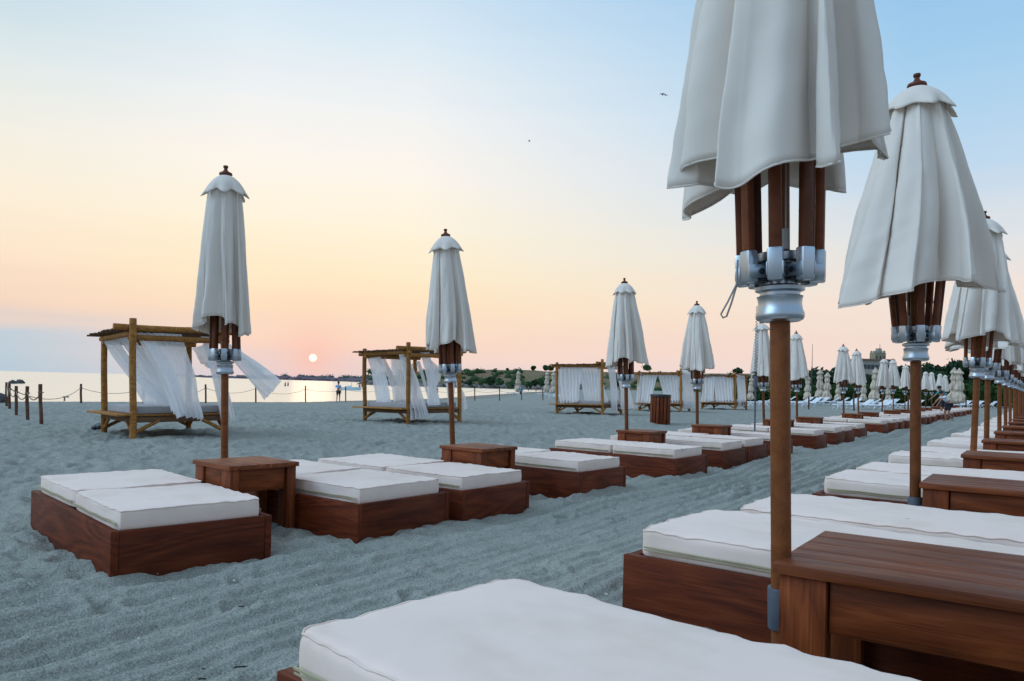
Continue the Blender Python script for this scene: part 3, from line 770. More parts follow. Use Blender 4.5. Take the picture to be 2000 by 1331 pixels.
HUB = [(.028, 1.095), (.052, 1.096), (.062, 1.101), (.0655, 1.109), (.0655, 1.118), (.0605, 1.130), (.0585, 1.145), (.060, 1.160), (.0625, 1.166), (.054, 1.169), (.054, 1.177), (.0665, 1.182), (.0675, 1.192), (.058, 1.196), (.040, 1.200), (.040, 1.262), (.060, 1.264), (.062, 1.270), (.062, 1.284), (.058, 1.288), (.028, 1.288)]
def make_umbrella(seed, rt, rb, zb=1.45, rv=.17, strut_out=.14, deep=.5, skew=.24, tilt=.03, th0=0.0):
    root = empty('parasol')
    MB().lathe([(.0001, -.3), (.0275, -.3), (.0275, 2.60), (.0001, 2.60)], 28).build('pole', M_pole, root)
    cl = MB().lathe([(.029, .235), (.036, .235), (.037, .24), (.037, .345), (.036, .35), (.029, .35)], 28).build('clamp', M_sleeve, root)
    mb = MB(); mb.tube([(-.030, -.03, .305), (-.055, -.045, .305)], .006, 8); mb.tube([(-.055, -.045, .305), (-.064, -.050, .305)], .011, 6)
    mb.build('bolt', M_alu, cl)
    hub = MB().lathe(HUB, 40).build('hub', M_alu, root)
    for k in range(8):
        a = 2 * math.pi * (k + .5 * ((seed % 2))) / 8; d = Vector((math.cos(a), math.sin(a), 0)); n = Vector((-d.y, d.x, 0))
        mb = MB(); p0 = d * .103 + Vector((0, 0, 1.255)); p1 = d * strut_out + Vector((0, 0, 1.80))
        mb.beam(p0, p1, .034, .026, .008, up=d)
        s_ = mb.build('strut', M_strut, root)
        mb = MB()
        for sgn in (-1, 1): mb.box(d * .083 + n * .0205 * sgn + Vector((0, 0, 1.232)), (.072, .004, .036), Matrix.Rotation(a, 3, 'Z'), .0015)
        ax = (p1 - p0).normalized(); mb.beam(p0 - ax * .055, p0 + ax * .035, .041, .033, .006, up=d)
        bk = mb.build('bracket', M_alu, s_)
        mb = MB(); mb.tube([d * .078 + n * .026 + Vector((0, 0, 1.232)), d * .078 - n * .026 + Vector((0, 0, 1.232))], .0085, 10)
        mb.box(d * .060 + Vector((0, 0, 1.232)), (.03, .03, .05), Matrix.Rotation(a, 3, 'Z'), .002)
        mb.build('hinge', M_dkmetal, s_)
    cmb = canopy_mesh(seed, rt, rb, 2.50, zb, skew, 8, 0, deep, tilt, th0); cv = solidify(cmb.build('canopy', M_canopy, root), .0016)
    hb = MB(); hb.tube(cmb.hem[::2] + cmb.hem[:1], .0030, 6, False); hb.build('hem', M_canopy, cv)
    solidify(vent_mesh(seed + 1, rv, 2.60, 2.455).build('vent', M_canopy, root))
    MB().lathe([(.0001, 2.575), (.03, 2.58), (.038, 2.595), (.050, 2.610), (.046, 2.622), (.024, 2.632), (.014, 2.645), (.013, 2.655), (.019, 2.664), (.018, 2.676), (.0001, 2.682)], 20).build('finial', M_strut, root)
    mb = MB(); a = .4 + seed
    for q_ in (0, .03): mb.tube([Vector((.06 * math.cos(a) + q_ * .3, .06 * math.sin(a), 1.70)), Vector((.062 * math.cos(a), .062 * math.sin(a) + q_, 1.5)), Vector((.058 * math.cos(a) + q_, .058 * math.sin(a), 1.29))], .0022, 6)
    mb.tube([Vector((.058 * math.cos(a), .058 * math.sin(a), 1.29)), Vector((.058 * math.cos(a), .058 * math.sin(a), 1.345))], .010, 8)
    mb.build('pulley_cord', M_cord, root)
    return root
U_A = make_umbrella(4, .118, .205, 1.46, .150, .088, .42, .26)       # narrow
U_B = make_umbrella(8, .118, .25, 1.47, .155, .098, .45, .24)
U_C = make_umbrella(15, .12, .285, 1.47, .152, .108, .40, .20)
U_D = make_umbrella(21, .135, .415, 1.50, .175, .155, .55, .24, .03, 2.0)         # wide
U_F = make_umbrella(53, .13, .285, 1.525, .17, .115, .5, .27, .040, math.pi - 1.52)
U_E = make_umbrella(28, .125, .325, 1.47, .165, .115, .45, .25)
for u in (U_A, U_B, U_C, U_D, U_E): pass
def place_umbrella(proto, bx, d, top, label, row, zg=None, rz=0):
    a, _ = ray(bx, horizon(bx) + 100 / d * 10)
    bpos = None; y = horizon(bx) + 1.1 / d * F
    for _i in range(4):
        a, b = ray(bx, y); X_ = a * d; g = zg if zg is not None else G(X_, d)
        y = horizon(bx) + (HC - g) / d * F
    p0 = Vector((X_, d, g)); p1 = dep(top[0], top[1], d)
    up = (p1 - p0); k = up.length / 2.682; up.normalize()
    u = inst(proto); u.rotation_mode = 'QUATERNION'
    u.rotation_quaternion = Vector((0, 0, 1)).rotation_difference(up) @ Quaternion((0, 0, 1), rz)
    u.location = p0; u.scale = (1, 1, k) if abs(k - 1) < .1 else (1, 1, 1)
    tag(u, label, 'parasol', 'closed cream parasols of the %s row' % row)
    return u
LU = [(438, 5.85, (441, 323), U_A, 0.3), (887, 7.8, (870, 447), U_B, 1.1), (1225, 10.9, (1219.5, 543), U_C, 2), (1362, 13.5, (1361, 588), U_C, .5), (1493, 16.8, (1487, 625), U_E, 1), (1557, 19.4, (1555, 646), U_C, 3),
      (1648, 24, (1647, 672), U_E, 2), (1677.5, 26.6, (1673, 681), U_C, 4), (1722, 32.4, (1727, 698), U_E, 0), (1745, 34.8, (1744, 700), U_C, 1), (1767, 39, (1769, 711), U_C, 2), (1783, 42.5, (1784, 714), U_C, 2.5), (1808, 48, (1808, 724), U_C, 5), (1820, 50, (1819.5, 725), U_C, .2),
      (1836, 53.5, (1836, 728), U_C, 3), (1846, 56, (1846, 731), U_C, 4)]
ulab = ['narrow closed cream parasol behind the nearest left table, in front of the first daybed', 'closed cream parasol with blowing curtains behind it, second in the left row', 'closed cream parasol between the third daybed and the slatted bin, third in the left row',
        'closed cream parasol standing right of the slatted bin, fourth in the left row']
for i, (bx, d, tp, pr, rz) in enumerate(LU):
    lb = ulab[i] if i < 4 else 'closed cream parasol, %s from the camera in the left row' % ORD[i]
    place_umbrella(pr, bx, d, tp, lb, 'left', 0.0, rz)
RU = [(1527, 2.13, None, U_F, 1.52), (1787, 4.12, (1791, 143), U_D, .9), (1897.5, 7.0, (1923, 412), U_E, 2.2), (1925.5, 8.6, (1934, 470), U_D, 1.3), (1952, 11.0, None, U_E, .2), (1964, 13.0, None, U_C, 0), (1973, 15, None, U_E, 1), (1981, 16.9, (1982, 620), U_C, 2)]
rlab = ['closed cream parasol nearest the camera whose top is cut off by the frame', 'widely flared closed parasol, whole, second in the right row', 'closed parasol half hidden behind the widely flared one, third in the right row']
for i in range(18):
    if i < len(RU): bx, d, tp, pr, rz = RU[i]
    else:
        s0 = 2.1 + 2.47 * i; P = sq(s0, -.5); bx = CX + F * P.x / P.y * .999; d = P.y; tp = None; pr = rnd.choice((U_C, U_E, U_D)); rz = rnd.uniform(0, 6)
    if tp is None:
        top = HC + .02; y_ = horizon(bx) - (2.682 + .2 - HC) * F / d; tp = (bx - (9 if i == 0 else 0), y_)
    lb = rlab[i] if i < 3 else 'closed cream parasol, %s from the camera in the right row' % ORD[i]
    u = place_umbrella(pr, bx, d, tp, lb, 'right', .2, rz)
    if i == 0: 
        mb = MB()
        mb.tube([(-.118, 0, 1.27), (-.125, -.01, 1.20), (-.150, -.01, 1.15), (-.166, 0, 1.118), (-.160, .0, 1.108), (-.150, 0, 1.112), (-.136, 0, 1.15), (-.121, 0, 1.20)], .0028, 8)
        lp = mb.build('cord_loop', M_cord, u); lp.rotation_euler = (0, 0, -rz)

# ---------------------------------------------------------------- daybeds with curtains
def curtain(quad, d_top, d_bot, seed, folds, parent, wind=.0, gather=.0, nu=60, nv=44):
    """quad in picture px: top-left, top-right, bottom-right, bottom-left, hung at real depth"""
    tl, tr_, br, bl_ = quad
    dt = d_top if isinstance(d_top, tuple) else (d_top, d_top); db = d_bot if isinstance(d_bot, tuple) else (d_bot, d_bot)
    TL, TR, BR, BL_ = dep(*tl, dt[0]), dep(*tr_, dt[1]), dep(*br, db[1]), dep(*bl_, db[0])
    wd = (TR - TL).length; vs = []; fs = []
    nrm = (TR - TL).cross(BL_ - TL); nrm.normalize()
    if nrm.y > 0: nrm = -nrm
    for j in range(nv + 1):
        v = j / nv
        for i in range(nu + 1):
            u = i / nu; uu = u + .10 * math.sin(v * 3 + seed) * u * (1 - u) + .03 * mnoise.noise(Vector((v * 3, seed, u * 2)))
            a = TL.lerp(TR, uu); b = BL_.lerp(BR, uu)
            p = a.lerp(b, v)
            sag = wind * math.sin(math.pi * v)
            p = p + Vector((sag * .6, 0, -abs(wind) * .35 * math.sin(math.pi * v)))
            am = (.012 + .05 * v) * (.6 + .8 * (mnoise.noise(Vector((u * 3, v * 1.2, seed))) + .5))
            f = math.sin(2 * math.pi * folds * (u + .06 * math.sin(v * 2.3 + seed)) + 2 * mnoise.noise(Vector((u * 2, v * 1.5, seed + 3))))
            p = p + nrm * (f * am + .16 * v * mnoise.noise(Vector((u * 1.5, v * 1.6, seed + 7))))
            if v > .9: p.z += .02 * mnoise.noise(Vector((u * 9, seed, 0)))
            vs.append(p)
    for j in range(nv):
        for i in range(nu): k = j * (nu + 1) + i; fs.append((k, k + 1, k + nu + 2, k + nu + 1))
    mb = MB(); mb.add(vs, fs); o = mb.build('curtain', M_sheer, None)
    o.parent = parent; o.matrix_parent_inverse = parent.matrix_world.inverted()
    return o
def rough_pole(mb, a, b, r, seed, n=10, k=8):
    a = Vector(a); b = Vector(b); pts = []; rs = []
    for i in range(k + 1):
        t_ = i / k; p = a.lerp(b, t_); w = Vector((mnoise.noise(Vector((t_ * 2, seed, 0))), mnoise.noise(Vector((t_ * 2, seed, 5))), mnoise.noise(Vector((t_ * 2, seed, 9))))) * r * .35
        pts.append(p + w); rs.append(r * (1 + .1 * mnoise.noise(Vector((t_ * 5, seed, 2)))))
    mb.tube(pts, rs, n)
def gazebo(A, alpha, W, L, hA, label, mlab, seed, mat_in=.0):
    """A = near post foot; W along e1 (left, away), L along e2 (right, away)"""
    a = math.radians(alpha); e1 = Vector((-math.sin(a), math.cos(a), 0)); e2 = Vector((math.cos(a), math.sin(a), 0)); Z_ = Vector((0, 0, 1))
    g = A.z; root = empty('canopy_daybed', A)
    root.rotation_mode = 'QUATERNION'; tilt = Vector((0, 0, 1)).rotation_difference((UP_IMG * .85 + Vector((0, 0, .15))).normalized()); root.rotation_quaternion = tilt
    tag(root, label, 'daybed', 'curtained timber daybeds on the sand')
    P = lambda x, y, z: e1 * x + e2 * y + Z_ * z
    hs = {(0, 0): hA, (1, 0): hA - .10, (0, 1): hA - .12, (1, 1): hA - .10}
    for (i, j), h in hs.items():
        mb = MB(); rough_pole(mb, P(i * W, j * L, -.3), P(i * W, j * L, h), .056, seed + i * 3 + j, 12); mb.build('post', M_bamboo, root)
    r_ = .045; bz = hA - .22; dz_ = .40
    # long top beams over the e2 direction, double
    for i in (0, 1):
        mb = MB(); rough_pole(mb, P(i * W + (.10 if i == 0 else -.1), -.28 if i == 0 else -.02, bz + (.075 if i == 0 else .0)), P(i * W + (.10 if i == 0 else -.1), L + .3, bz + (.06 if i == 0 else .0)), .055, seed + 20 + i, 12); mb.build('roof_beam', M_bamboo, root)
    for i in (0, 1):
        mb = MB(); rough_pole(mb, P(i * W + (.1 if i == 0 else -.1), -.05, bz - .10), P(i * W + (.1 if i == 0 else -.1), L + .1, bz - .10), .05, seed + 24 + i, 12); mb.build('lower_beam', M_bamboo, root)
    for j in (0, 1):
        mb = MB(); rough_pole(mb, P(-.1, j * L, bz - .035), P(W + .25, j * L, bz - .035), .048, seed + 30 + j, 12); mb.build('cross_beam', M_bamboo, root)
    # roof covering of rough sticks
    mb = MB(); r2 = random.Random(seed); n = int((W + .2) / .055)
    for k in range(n):
        x = .06 + (W + .18) * (k + .5) / n; rough_pole(mb, P(x + r2.uniform(-.03, .03), -.22 + r2.uniform(-.07, .07), bz + .030 + r2.uniform(-.012, .012)), P(x + r2.uniform(-.03, .03), L + .16 + r2.uniform(-.08, .08), bz + .030 + r2.uniform(-.012, .012)), r2.uniform(.012, .021), k + seed * 2, 7, 6)
    mb.build('stick_roof', M_sticks, root)
    mb = MB(); mb.box(P(W / 2 + .1, -.13, dz_ + .006), (W + .28, .25, .035), Matrix.Rotation(math.atan2(e1.y, e1.x), 3, 'Z'), .006); mb.build('end_shelf', M_bamboo, root)
    # platform
    dz = .40
    mb = MB(); n = int((W + .3) / .11)
    for k in range(n):
        x = -.06 + (W + .34) * (k + .5) / n; mb.box(P(x, L / 2, dz), (.10, L + .06, .028), Matrix.Rotation(math.atan2(e1.y, e1.x), 3, 'Z'), .004)
    mb.build('deck', M_bamboo, root)
    mb = MB()
    for i in (0, 1): mb.beam(P(i * W, -.02, dz - .075), P(i * W, L + .02, dz - .075), .05, .10, .005)
    for j in (0, 1): mb.beam(P(-.03, j * L, dz - .075), P(W + .03, j * L, dz - .075), .052, .094, .005)
    mb.build('deck_frame', M_sticks, root)
    for i in (0, 1):
        for s0, s1 in ((0.02, .42), (L - .02, L - .42)):
            mb = MB(); rough_pole(mb, P(i * W, s0, .10), P(i * W, s1, dz - .09), .032, seed + 40 + i, 8); mb.build('brace', M_bamboo, root)
    for j in (0, 1):
        for s0, s1 in ((.02, .42), (W - .02, W - .42)):
            mb = MB(); rough_pole(mb, P(s0, j * L, .10), P(s1, j * L, dz - .09), .032, seed + 44 + j, 8); mb.build('brace', M_bamboo, root)
    bpy.context.view_layer.update()
    mt = MB(); cm = cushion_mesh(L - .1, W - .12, .13, seed + .5, .5)
    mo = cm.build('daybed_mattress', M_grey); mo.rotation_euler = (0, 0, math.atan2(e2.y, e2.x))
    q_ = tilt @ P(W / 2, L / 2, dz + .085); mo.location = A + q_
    mo.rotation_mode = 'QUATERNION'; mo.rotation_quaternion = tilt @ Quaternion((0, 0, 1), math.atan2(e2.y, e2.x))
    tag(mo, mlab, 'mattress', 'grey mattresses on the daybeds')
    return root, P
def gpt(px, py):
    p = march(px, py); return p
A1 = at(259, 858, 0); A2 = at(797, 830, 0); A3 = at(1176, 812, 0); A4 = at(1329.5, 806, 0); A5 = at(1436, 801.7, 0)
g1, P1 = gazebo(A1, 40, 2.1, 1.55, 2.05, 'timber daybed with long wind-blown white curtains, leftmost and nearest of the daybeds', 'grey mattress on the leftmost daybed', 5)
g2, P2 = gazebo(A2, 44, 2.0, 1.7, 2.10, 'timber daybed with twisted white curtains behind the second left parasol', 'grey mattress on the daybed behind the second left parasol', 15)
g3, P3 = gazebo(A3, 60, 1.93, 1.9, 2.15, 'timber daybed with half drawn curtains behind the third left parasol', 'grey mattress on the daybed behind the third left parasol', 25)
g4, P4 = gazebo(A4, 65, 1.97, 1.9, 2.05, 'timber daybed with closed curtains behind the slatted bin', 'grey mattress on the daybed behind the slatted bin', 35)
g5, P5 = gazebo(A5, 55, 1.9, 1.9, 2.1, 'timber daybed with closed curtains, rightmost and farthest of the daybeds', 'grey mattress on the rightmost daybed', 45)
d = A1.y
curtain([(262, 650), (352, 652), (396, 822), (333, 806)], (d + .15, d + .9), (d + .1, d + .6), 1.3, 7, g1, .10)
curtain([(268, 652), (300, 655), (372, 800), (352, 812)], (d + .2, d + .4), (d, d + .4), 9.3, 3, g1, .16)
curtain([(203, 666), (232, 662), (334, 795), (296, 797)], (d + 1.5, d + 1.1), (d + 1.2, d + .8), 2.1, 4, g1, -.05)
curtain([(229, 663), (256, 656), (332, 775), (318, 796)], (d + 1.1, d + .5), (d + 1.0, d + .8), 3.7, 4, g1, .18)
curtain([(262, 668), (292, 670), (334, 772), (300, 757)], (d + 1.9, d + 2.3), (d + 1.6, d + 1.6), 4.2, 4, g1, .12)
curtain([(374, 682), (402, 672), (424, 722), (396, 712)], (d + 2.9, d + 2.5), (d + 2.6, d + 2.4), 5.2, 3, g1, .1)
curtain([(392, 657), (414, 659), (460, 820), (432, 823)], (d + .95, d + 1.0), (d + .8, d + .9), 6.1, 4, g1, .06)
curtain([(425, 668), (448, 672), (549, 746), (514, 786)], (d + 1.3, d + 1.4), (d + 1.2, d + 1.3), 7.5, 3, g1, .05)
curtain([(452, 690), (468, 690), (524, 717), (508, 728)], (d + 1.8, d + 1.9), (d + 1.6, d + 1.7), 8.5, 2, g1, -.04)
d = A2.y
curtain([(718, 700), (744, 697), (763, 790), (738, 791)], (d + 1.4, d + 1.0), (d + 1.2, d + .9), 1.1, 5, g2, .08)
curtain([(733, 700), (752, 698), (774, 752), (766, 756)], (d + 1.9, d + 1.7), (d + 1.6, d + 1.5), 2.2, 3, g2, .08)
curtain([(762, 696), (795, 695), (795, 790), (768, 790)], (d + 2.3, d + 2.2), (d + 2.2, d + 2.1), 3.3, 6, g2, 0)
curtain([(779, 693), (796, 692), (837, 809), (801, 822)], (d + .1, d + .05), (d - .1, d + .1), 4.4, 5, g2, .05)
curtain([(821, 689), (839, 688), (854, 792), (840, 793)], (d + .5, d + .7), (d + .4, d + .5), 5.5, 4, g2, .03)
curtain([(812, 707), (820, 705), (842, 790), (836, 780)], (d + 1.9, d + 1.9), (d + 1.4, d + 1.4), 5.9, 2, g2, .03)
curtain([(840, 702), (862, 722), (858, 745), (846, 765)], (d + .9, d + 1.0), (d + .9, d + 1), 6.6, 2, g2, .0)
curtain([(863, 700), (878, 700), (884, 792), (871, 792)], (d + 1.0, d + 1.2), (d + .9, d + 1), 7.7, 3, g2, .05)
curtain([(886, 735), (897, 752), (918, 797), (898, 808)], (d + 1.3, d + 1.4), (d + 1.2, d + 1.3), 8.8, 3, g2, .05)
d = A3.y
curtain([(1089, 716), (1136, 718), (1130, 786), (1094, 789)], (d + .9, d + .5), (d + .9, d + .5), 1.2, 6, g3, .0)
curtain([(1119, 718), (1134, 718), (1137, 750), (1135, 752)], (d + 1.3, d + 1.1), (d + 1, d + 1), 2.4, 2, g3, .04)
curtain([(1131, 718), (1172, 715), (1172, 788), (1142, 785)], (d + .5, d + .1), (d + .6, d + .1), 3.2, 6, g3, .0)
curtain([(1165, 720), (1172, 718), (1186, 786), (1178, 788)], (d + .3, d + .1), (d + .3, d + .1), 3.9, 2, g3, .02)
curtain([(1186, 713), (1202, 715), (1208, 802), (1199, 803)], (d + .5, d + .8), (d + .4, d + .7), 4.2, 3, g3, .02)
curtain([(1204, 716), (1222, 718), (1234, 798), (1214, 800)], (d + 1.0, d + 1.7), (d + .9, d + 1.6), 5.2, 4, g3, .0)
d = A4.y
curtain([(1247, 728), (1286, 728), (1270, 788), (1242, 796)], (d + .8, d + .5), (d + .8, d + .4), 1.5, 6, g4, .0)
curtain([(1284, 728), (1327, 727), (1326, 786), (1299, 788)], (d + .5, d + .1), (d + .4, d + .1), 2.5, 6, g4, .0)
curtain([(1332, 722), (1352, 724), (1356, 798), (1336, 799)], (d + .2, d + 1.6), (d + .2, d + 1.5), 3.5, 5, g4, .0)
d = A5.y
curtain([(1374, 735), (1396, 735), (1394, 784), (1370, 786)], (d + 1.0, d + .6), (d + .9, d + .6), 1.7, 4, g5, .0)
curtain([(1392, 736), (1432, 735), (1433, 786), (1398, 785)], (d + .6, d + .1), (d + .6, d + .1), 2.7, 6, g5, .0)
curtain([(1438, 732), (1456, 734), (1456, 794), (1443, 795)], (d + .2, d + 1.6), (d + .2, d + 1.5), 3.7, 5, g5, .0)

# ---------------------------------------------------------------- rope fence
fpx = [(13, 747, 794), (19, 749, 802), (32, 754, 811), (54, 755, 821), (82, 751, 831), (158.5, 750, 789), (281, 753, 791), (402, 751, 788), (500, 752, 787), (597, 754, 786), (675.5, 755, 785), (752, 756, 784), (840, 757, 783), (927.5, 758, 783.5), (976, 758.5, 783), (1019, 759, 782.5), (1060.5, 759.5, 782.5)]
fr = [(1580, 776, 800), (1668, 768, 803), (1774, 772, 803), (1887, 776, 802)]
fpts = []
for i, (px, yt, yb) in enumerate(fpx + fr):
    p = march(px, yb); tp = dep(px - (.5 if i != 4 else 3), yt, p.y); h = (tp - p).length
    root = empty('rope_fence_post' if i < len(fpx) else 'wooden_post', p)
    mb = MB(); rad_ = .052 if i > 4 else .037; lean = (tp - p); rough_pole(mb, (0, 0, -.3), lean, rad_, i + .3, 10, 6)
    ob = mb.build('post', M_post, root)
    fpts.append((p, lean))
    if i < len(fpx):
        MB().tube([lean * .80 + Vector((rad_ * 1.15 * math.cos(k), rad_ * 1.15 * math.sin(k), 0)) for k in np.linspace(0, 6.28, 14)], .014, 6).build('rope_knot', M_rope, root)
        lb = ['weathered rope fence post at the far left edge, leftmost of all', 'rope fence post at the left edge, second from the left', 'rope fence post in front of the dark rocks, third from the left', 'rope fence post, fourth from the left, next to the tallest one', 'tallest looking rope fence post, leaning slightly, left of the first daybed',
              'rope fence post between the tall left posts and the first daybed', 'fence post seen through the first daybed', 'fence post seen between the first daybed and the first parasol', 'fence post seen under the flying curtain tip', 'fence post standing below the sun', 'fence post right beside the man in the blue shirt', 'fence post seen through the second daybed curtains', 'fence post behind the second daybed near the second parasol', 'fence post just right of the second parasol at the shallow water', 'fence post, second one right of the second parasol', 'fence post in front of the turquoise booth', 'fence post just left of the third daybed'][i]
        tag(root, lb, 'fence post', 'rope fence posts along the shore')
    else:
        tag(root, ['short wooden post between the sixth and seventh left parasols', 'wooden post between the seventh and eighth left parasols', 'wooden post just left of the widely flared parasol pole', 'wooden post at right in front of the hedge, left of the third right parasol'][i - len(fpx)], 'post', 'posts standing before the hedge')
seq = list(range(0, 5)); pairs = [(0, 1), (1, 2), (2, 3), (3, 4), (1, 5), (5, 6), (6, 7), (7, 8), (8, 9), (9, 10), (10, 11), (11, 12), (12, 13), (13, 14), (14, 15), (15, 16)]
rl = ['short rope sagging between the first two left fence posts', 'rope sagging between second and third left fence posts', 'rope sagging between third and fourth left fence posts', 'rope sagging to the tallest left fence post', 'long rope with a knot running behind the tall left posts', 'rope running behind the first daybed', 'rope between the first daybed and the first parasol', 'rope passing under the flying curtain', 'rope ending at the post below the sun', 'rope between the post below the sun and the man', 'rope right of the man in blue', 'rope seen through the second daybed', 'rope behind the second parasol', 'rope right of the second parasol', 'rope left of the turquoise booth', 'rope right of the turquoise booth']
for k, (i, j) in enumerate(pairs):
    a = fpts[i][0] + fpts[i][1] * .8; b = fpts[j][0] + fpts[j][1] * .8; sg = .10 + .028 * (b - a).length; sg = min(sg, .42)
    pts = [a.lerp(b, t_) + Vector((0, 0, -4 * sg * t_ * (1 - t_))) for t_ in np.linspace(0, 1, 17)]
    mb = MB(); mb.tube(pts, .013, 6)
    if k == 4:
        q_ = pts[11]; mb.box(q_ + Vector((0, 0, -.02)), (.25, .05, .05)); mb.box(q_ + Vector((-.06, 0, -.12)), (.05, .04, .16))
    o = mb.build('fence_rope', M_rope); tag(o, rl[k], 'rope', 'ropes of the shore fence')

# ---------------------------------------------------------------- slatted bin
p = at(1289, 828, 0); root = empty('slatted_bin', p, .12); tag(root, 'slatted reddish wooden waste bin with a black liner, standing in front of the fourth daybed', 'waste bin')
R_ = .29; hb = .88; nb = 8
for k in range(nb):
    a = 2 * math.pi * k / nb
    for j in (-1, 1):
        aa = a + j * .19
        board('slat', hb,   .080, .022, (R_ * math.cos(aa), R_ * math.sin(aa), hb / 2), (0, 0, 1), M_table, root, .003, up=(math.cos(a), math.sin(a), 0))
for z in (.03, .44, hb - .04):
    MB().lathe([(R_ - .03, z - .03), (R_ - .012, z - .03), (R_ - .012, z + .03), (R_ - .03, z + .03), (R_ - .03, z - .03)], 8).build('hoop', M_frame, root, smooth=False)
MB().lathe([(.0001, .05), (R_ - .045, .05), (R_ - .045, hb + .0), (R_ + .02, hb + .03), (R_ + .035, hb - .01), (R_ + .03, hb - .05)], 22).build('bin_liner', M_black, root)

# thin grey pole with a spiral top
d = 13.9; b0 = dep(1474.5, 850, d); b0.z = 0; t0 = dep(1478.5, 598, d); root = empty('spiral_pole', b0); tag(root, 'thin grey metal pole topped by a rising spiral, left of the nearest right parasol', 'pole')
c0 = dep(1475.5, 756, d) - b0; c1 = dep(1476, 735, d) - b0; T0 = t0 - b0
MB().tube([(0, 0, -.3), c0], .016, 10).build('shaft', M_sleeve, root)
MB().tube([c0, c1], .038, 14).build('collar', M_sleeve, root)
pts = []; N = 380
for k in range(N + 1):
    t_ = k / N; a = t_ * 2 * math.pi * 24; q_ = Vector(c1).lerp(T0, t_); rr = .022 * (1 - t_) ** .5 + .006; pts.append(q_ + Vector((rr * math.cos(a), rr * math.sin(a), 0)))
MB().tube(pts, .0055, 6).build('spiral', M_dkmetal, root)

# ---------------------------------------------------------------- plastic loungers and pinched parasols beyond
def make_lounger():
    r = empty('plastic_lounger')
    mb = MB(); mb.beam((0, -.28, .30), (1.25, -.28, .30), .05, .06, .01); mb.beam((0, .28, .30), (1.25, .28, .30), .05, .06, .01); mb.beam((0, -.28, .30), (0, .28, .30), .05, .06, .01)
    mb.build('frame', M_white, r)
    mb = MB()
    for k in range(11): mb.box((.08 + k * .112, 0, .325), (.085, .52, .018), None, .004)
    mb.build('seat', M_white, r)
    mb = MB(); bx, bz_ = 1.25, .32
    for k in range(7):
        t_ = (k + .5) / 7 * .68; mb.box((bx + t_ * .82, 0, bz_ + t_ * .57), (.075, .52, .018), Matrix.Rotation(-math.atan2(.57, .82), 3, 'Y'), .004)
    for s_ in (-1, 1): mb.beam((bx, .28 * s_, .31), (bx + .58, .28 * s_, .31 + .40), .045, .045, .008)
    mb.build('backrest', M_white, r)
    for x in (.22, 1.28):
        for s_ in (-1, 1):
            mb = MB(); mb.beam((x - .17, .27 * s_, 0), (x, .27 * s_, .29), .045, .05, .008); mb.beam((x + .17, .27 * s_, 0), (x, .27 * s_, .29), .045, .05, .008); mb.build('leg', M_white, r)
    return r
P_lng = make_lounger()
def place_lounger(px, py, rz, label, s=1.0):
    p = march(px, py); l = inst(P_lng); l.location = p; l.rotation_euler = (0, 0, rz); l.scale = (s, s, s)
    tag(l, label, 'sun lounger', 'white plastic loungers beyond the daybeds')
lng = []
for k in range(16): lng.append((1462 + k * 17 + rnd.uniform(-3, 3), 791 + rnd.uniform(-2, 3) + k * .15, rnd.uniform(-.5, .5)))
lng += [(1629, 799, 0.05), (1655, 799, .1), (1682, 800, 0), (1700, 799, .2), (1560, 795, .3), (1745, 797, 0), (1762, 798, .2), (1850, 796, 0), (1861, 797, .2), (1872, 796, -.1), (1884, 797, .1), (1896, 796, 0), (1910, 797, 0), (1640, 795, .4), (1670, 796, -.3), (1715, 795, .3), (1735, 796, -.2)]
lng.sort(key=lambda a: a[0])
for i, (x, y, rz) in enumerate(lng): place_lounger(x, y, rz, 'white plastic sun lounger before the hedge, %s from the left of that line' % ORD[i].replace('nearest', 'first'))
for i, (x, y) in enumerate([(990, 770.5), (1000, 771), (1050, 773), (1064, 775), (1073, 779), (1081, 776)]):
    place_lounger(x, y, rnd.uniform(-.4, .4), 'white plastic lounger near the turquoise booth, %s from the left there' % ORD[i].replace('nearest', 'first'))
def make_pinched(seed):
    r = empty('pinched_parasol'); na, nz_ = 40, 46; vs = []; fs = []
    for j in range(nz_ + 1):
        t_ = j / nz_; z = 2.30 - 1.95 * t_
        R = np.interp(t_, [0, .06, .14, .18, .30, .36, .50, .60, .66, .80, .92, 1], [.03, .10, .20, .11, .17, .12, .20, .22, .13, .25, .27, .16])
        for i in range(na):
            a = 2 * math.pi * i / na
            rr = 1.08 * R * (1 + .34 * mnoise.noise(Vector((math.cos(a) * 1.6, math.sin(a) * 1.6, t_ * 7 + seed))) + .12 * math.sin(8 * a + seed + t_ * 2)) + .035 * mnoise.noise(Vector((math.cos(a) * 4, math.sin(a) * 4, t_ * 16 + seed)))
            vs.append((rr * math.cos(a), rr * math.sin(a), z))
    for j in range(nz_):
        for i in range(na): fs.append((j * na + i, j * na + (i + 1) % na, (j + 1) * na + (i + 1) % na, (j + 1) * na + i))
    MB().add(vs, fs).build('canopy', M_tan, r); MB().tube([(0, 0, -.2), (0, 0, 2.34)], .022, 8).build('pole', M_white, r)
    return r
PP = [make_pinched(1.5), make_pinched(6.2)]
pin = [(1011, 724, 773), (1067, 725, 773), (1081, 726, 776), (1465, 736, 790), (1577, 733, 791), (1601, 721, 790), (1614, 727, 791), (1636, 742, 790), (1686, 740, 791), (1707, 718, 795), (1734, 745, 792), (1755, 742, 792), (1788, 745, 793), (1862, 718, 800), (1874, 719, 801)]
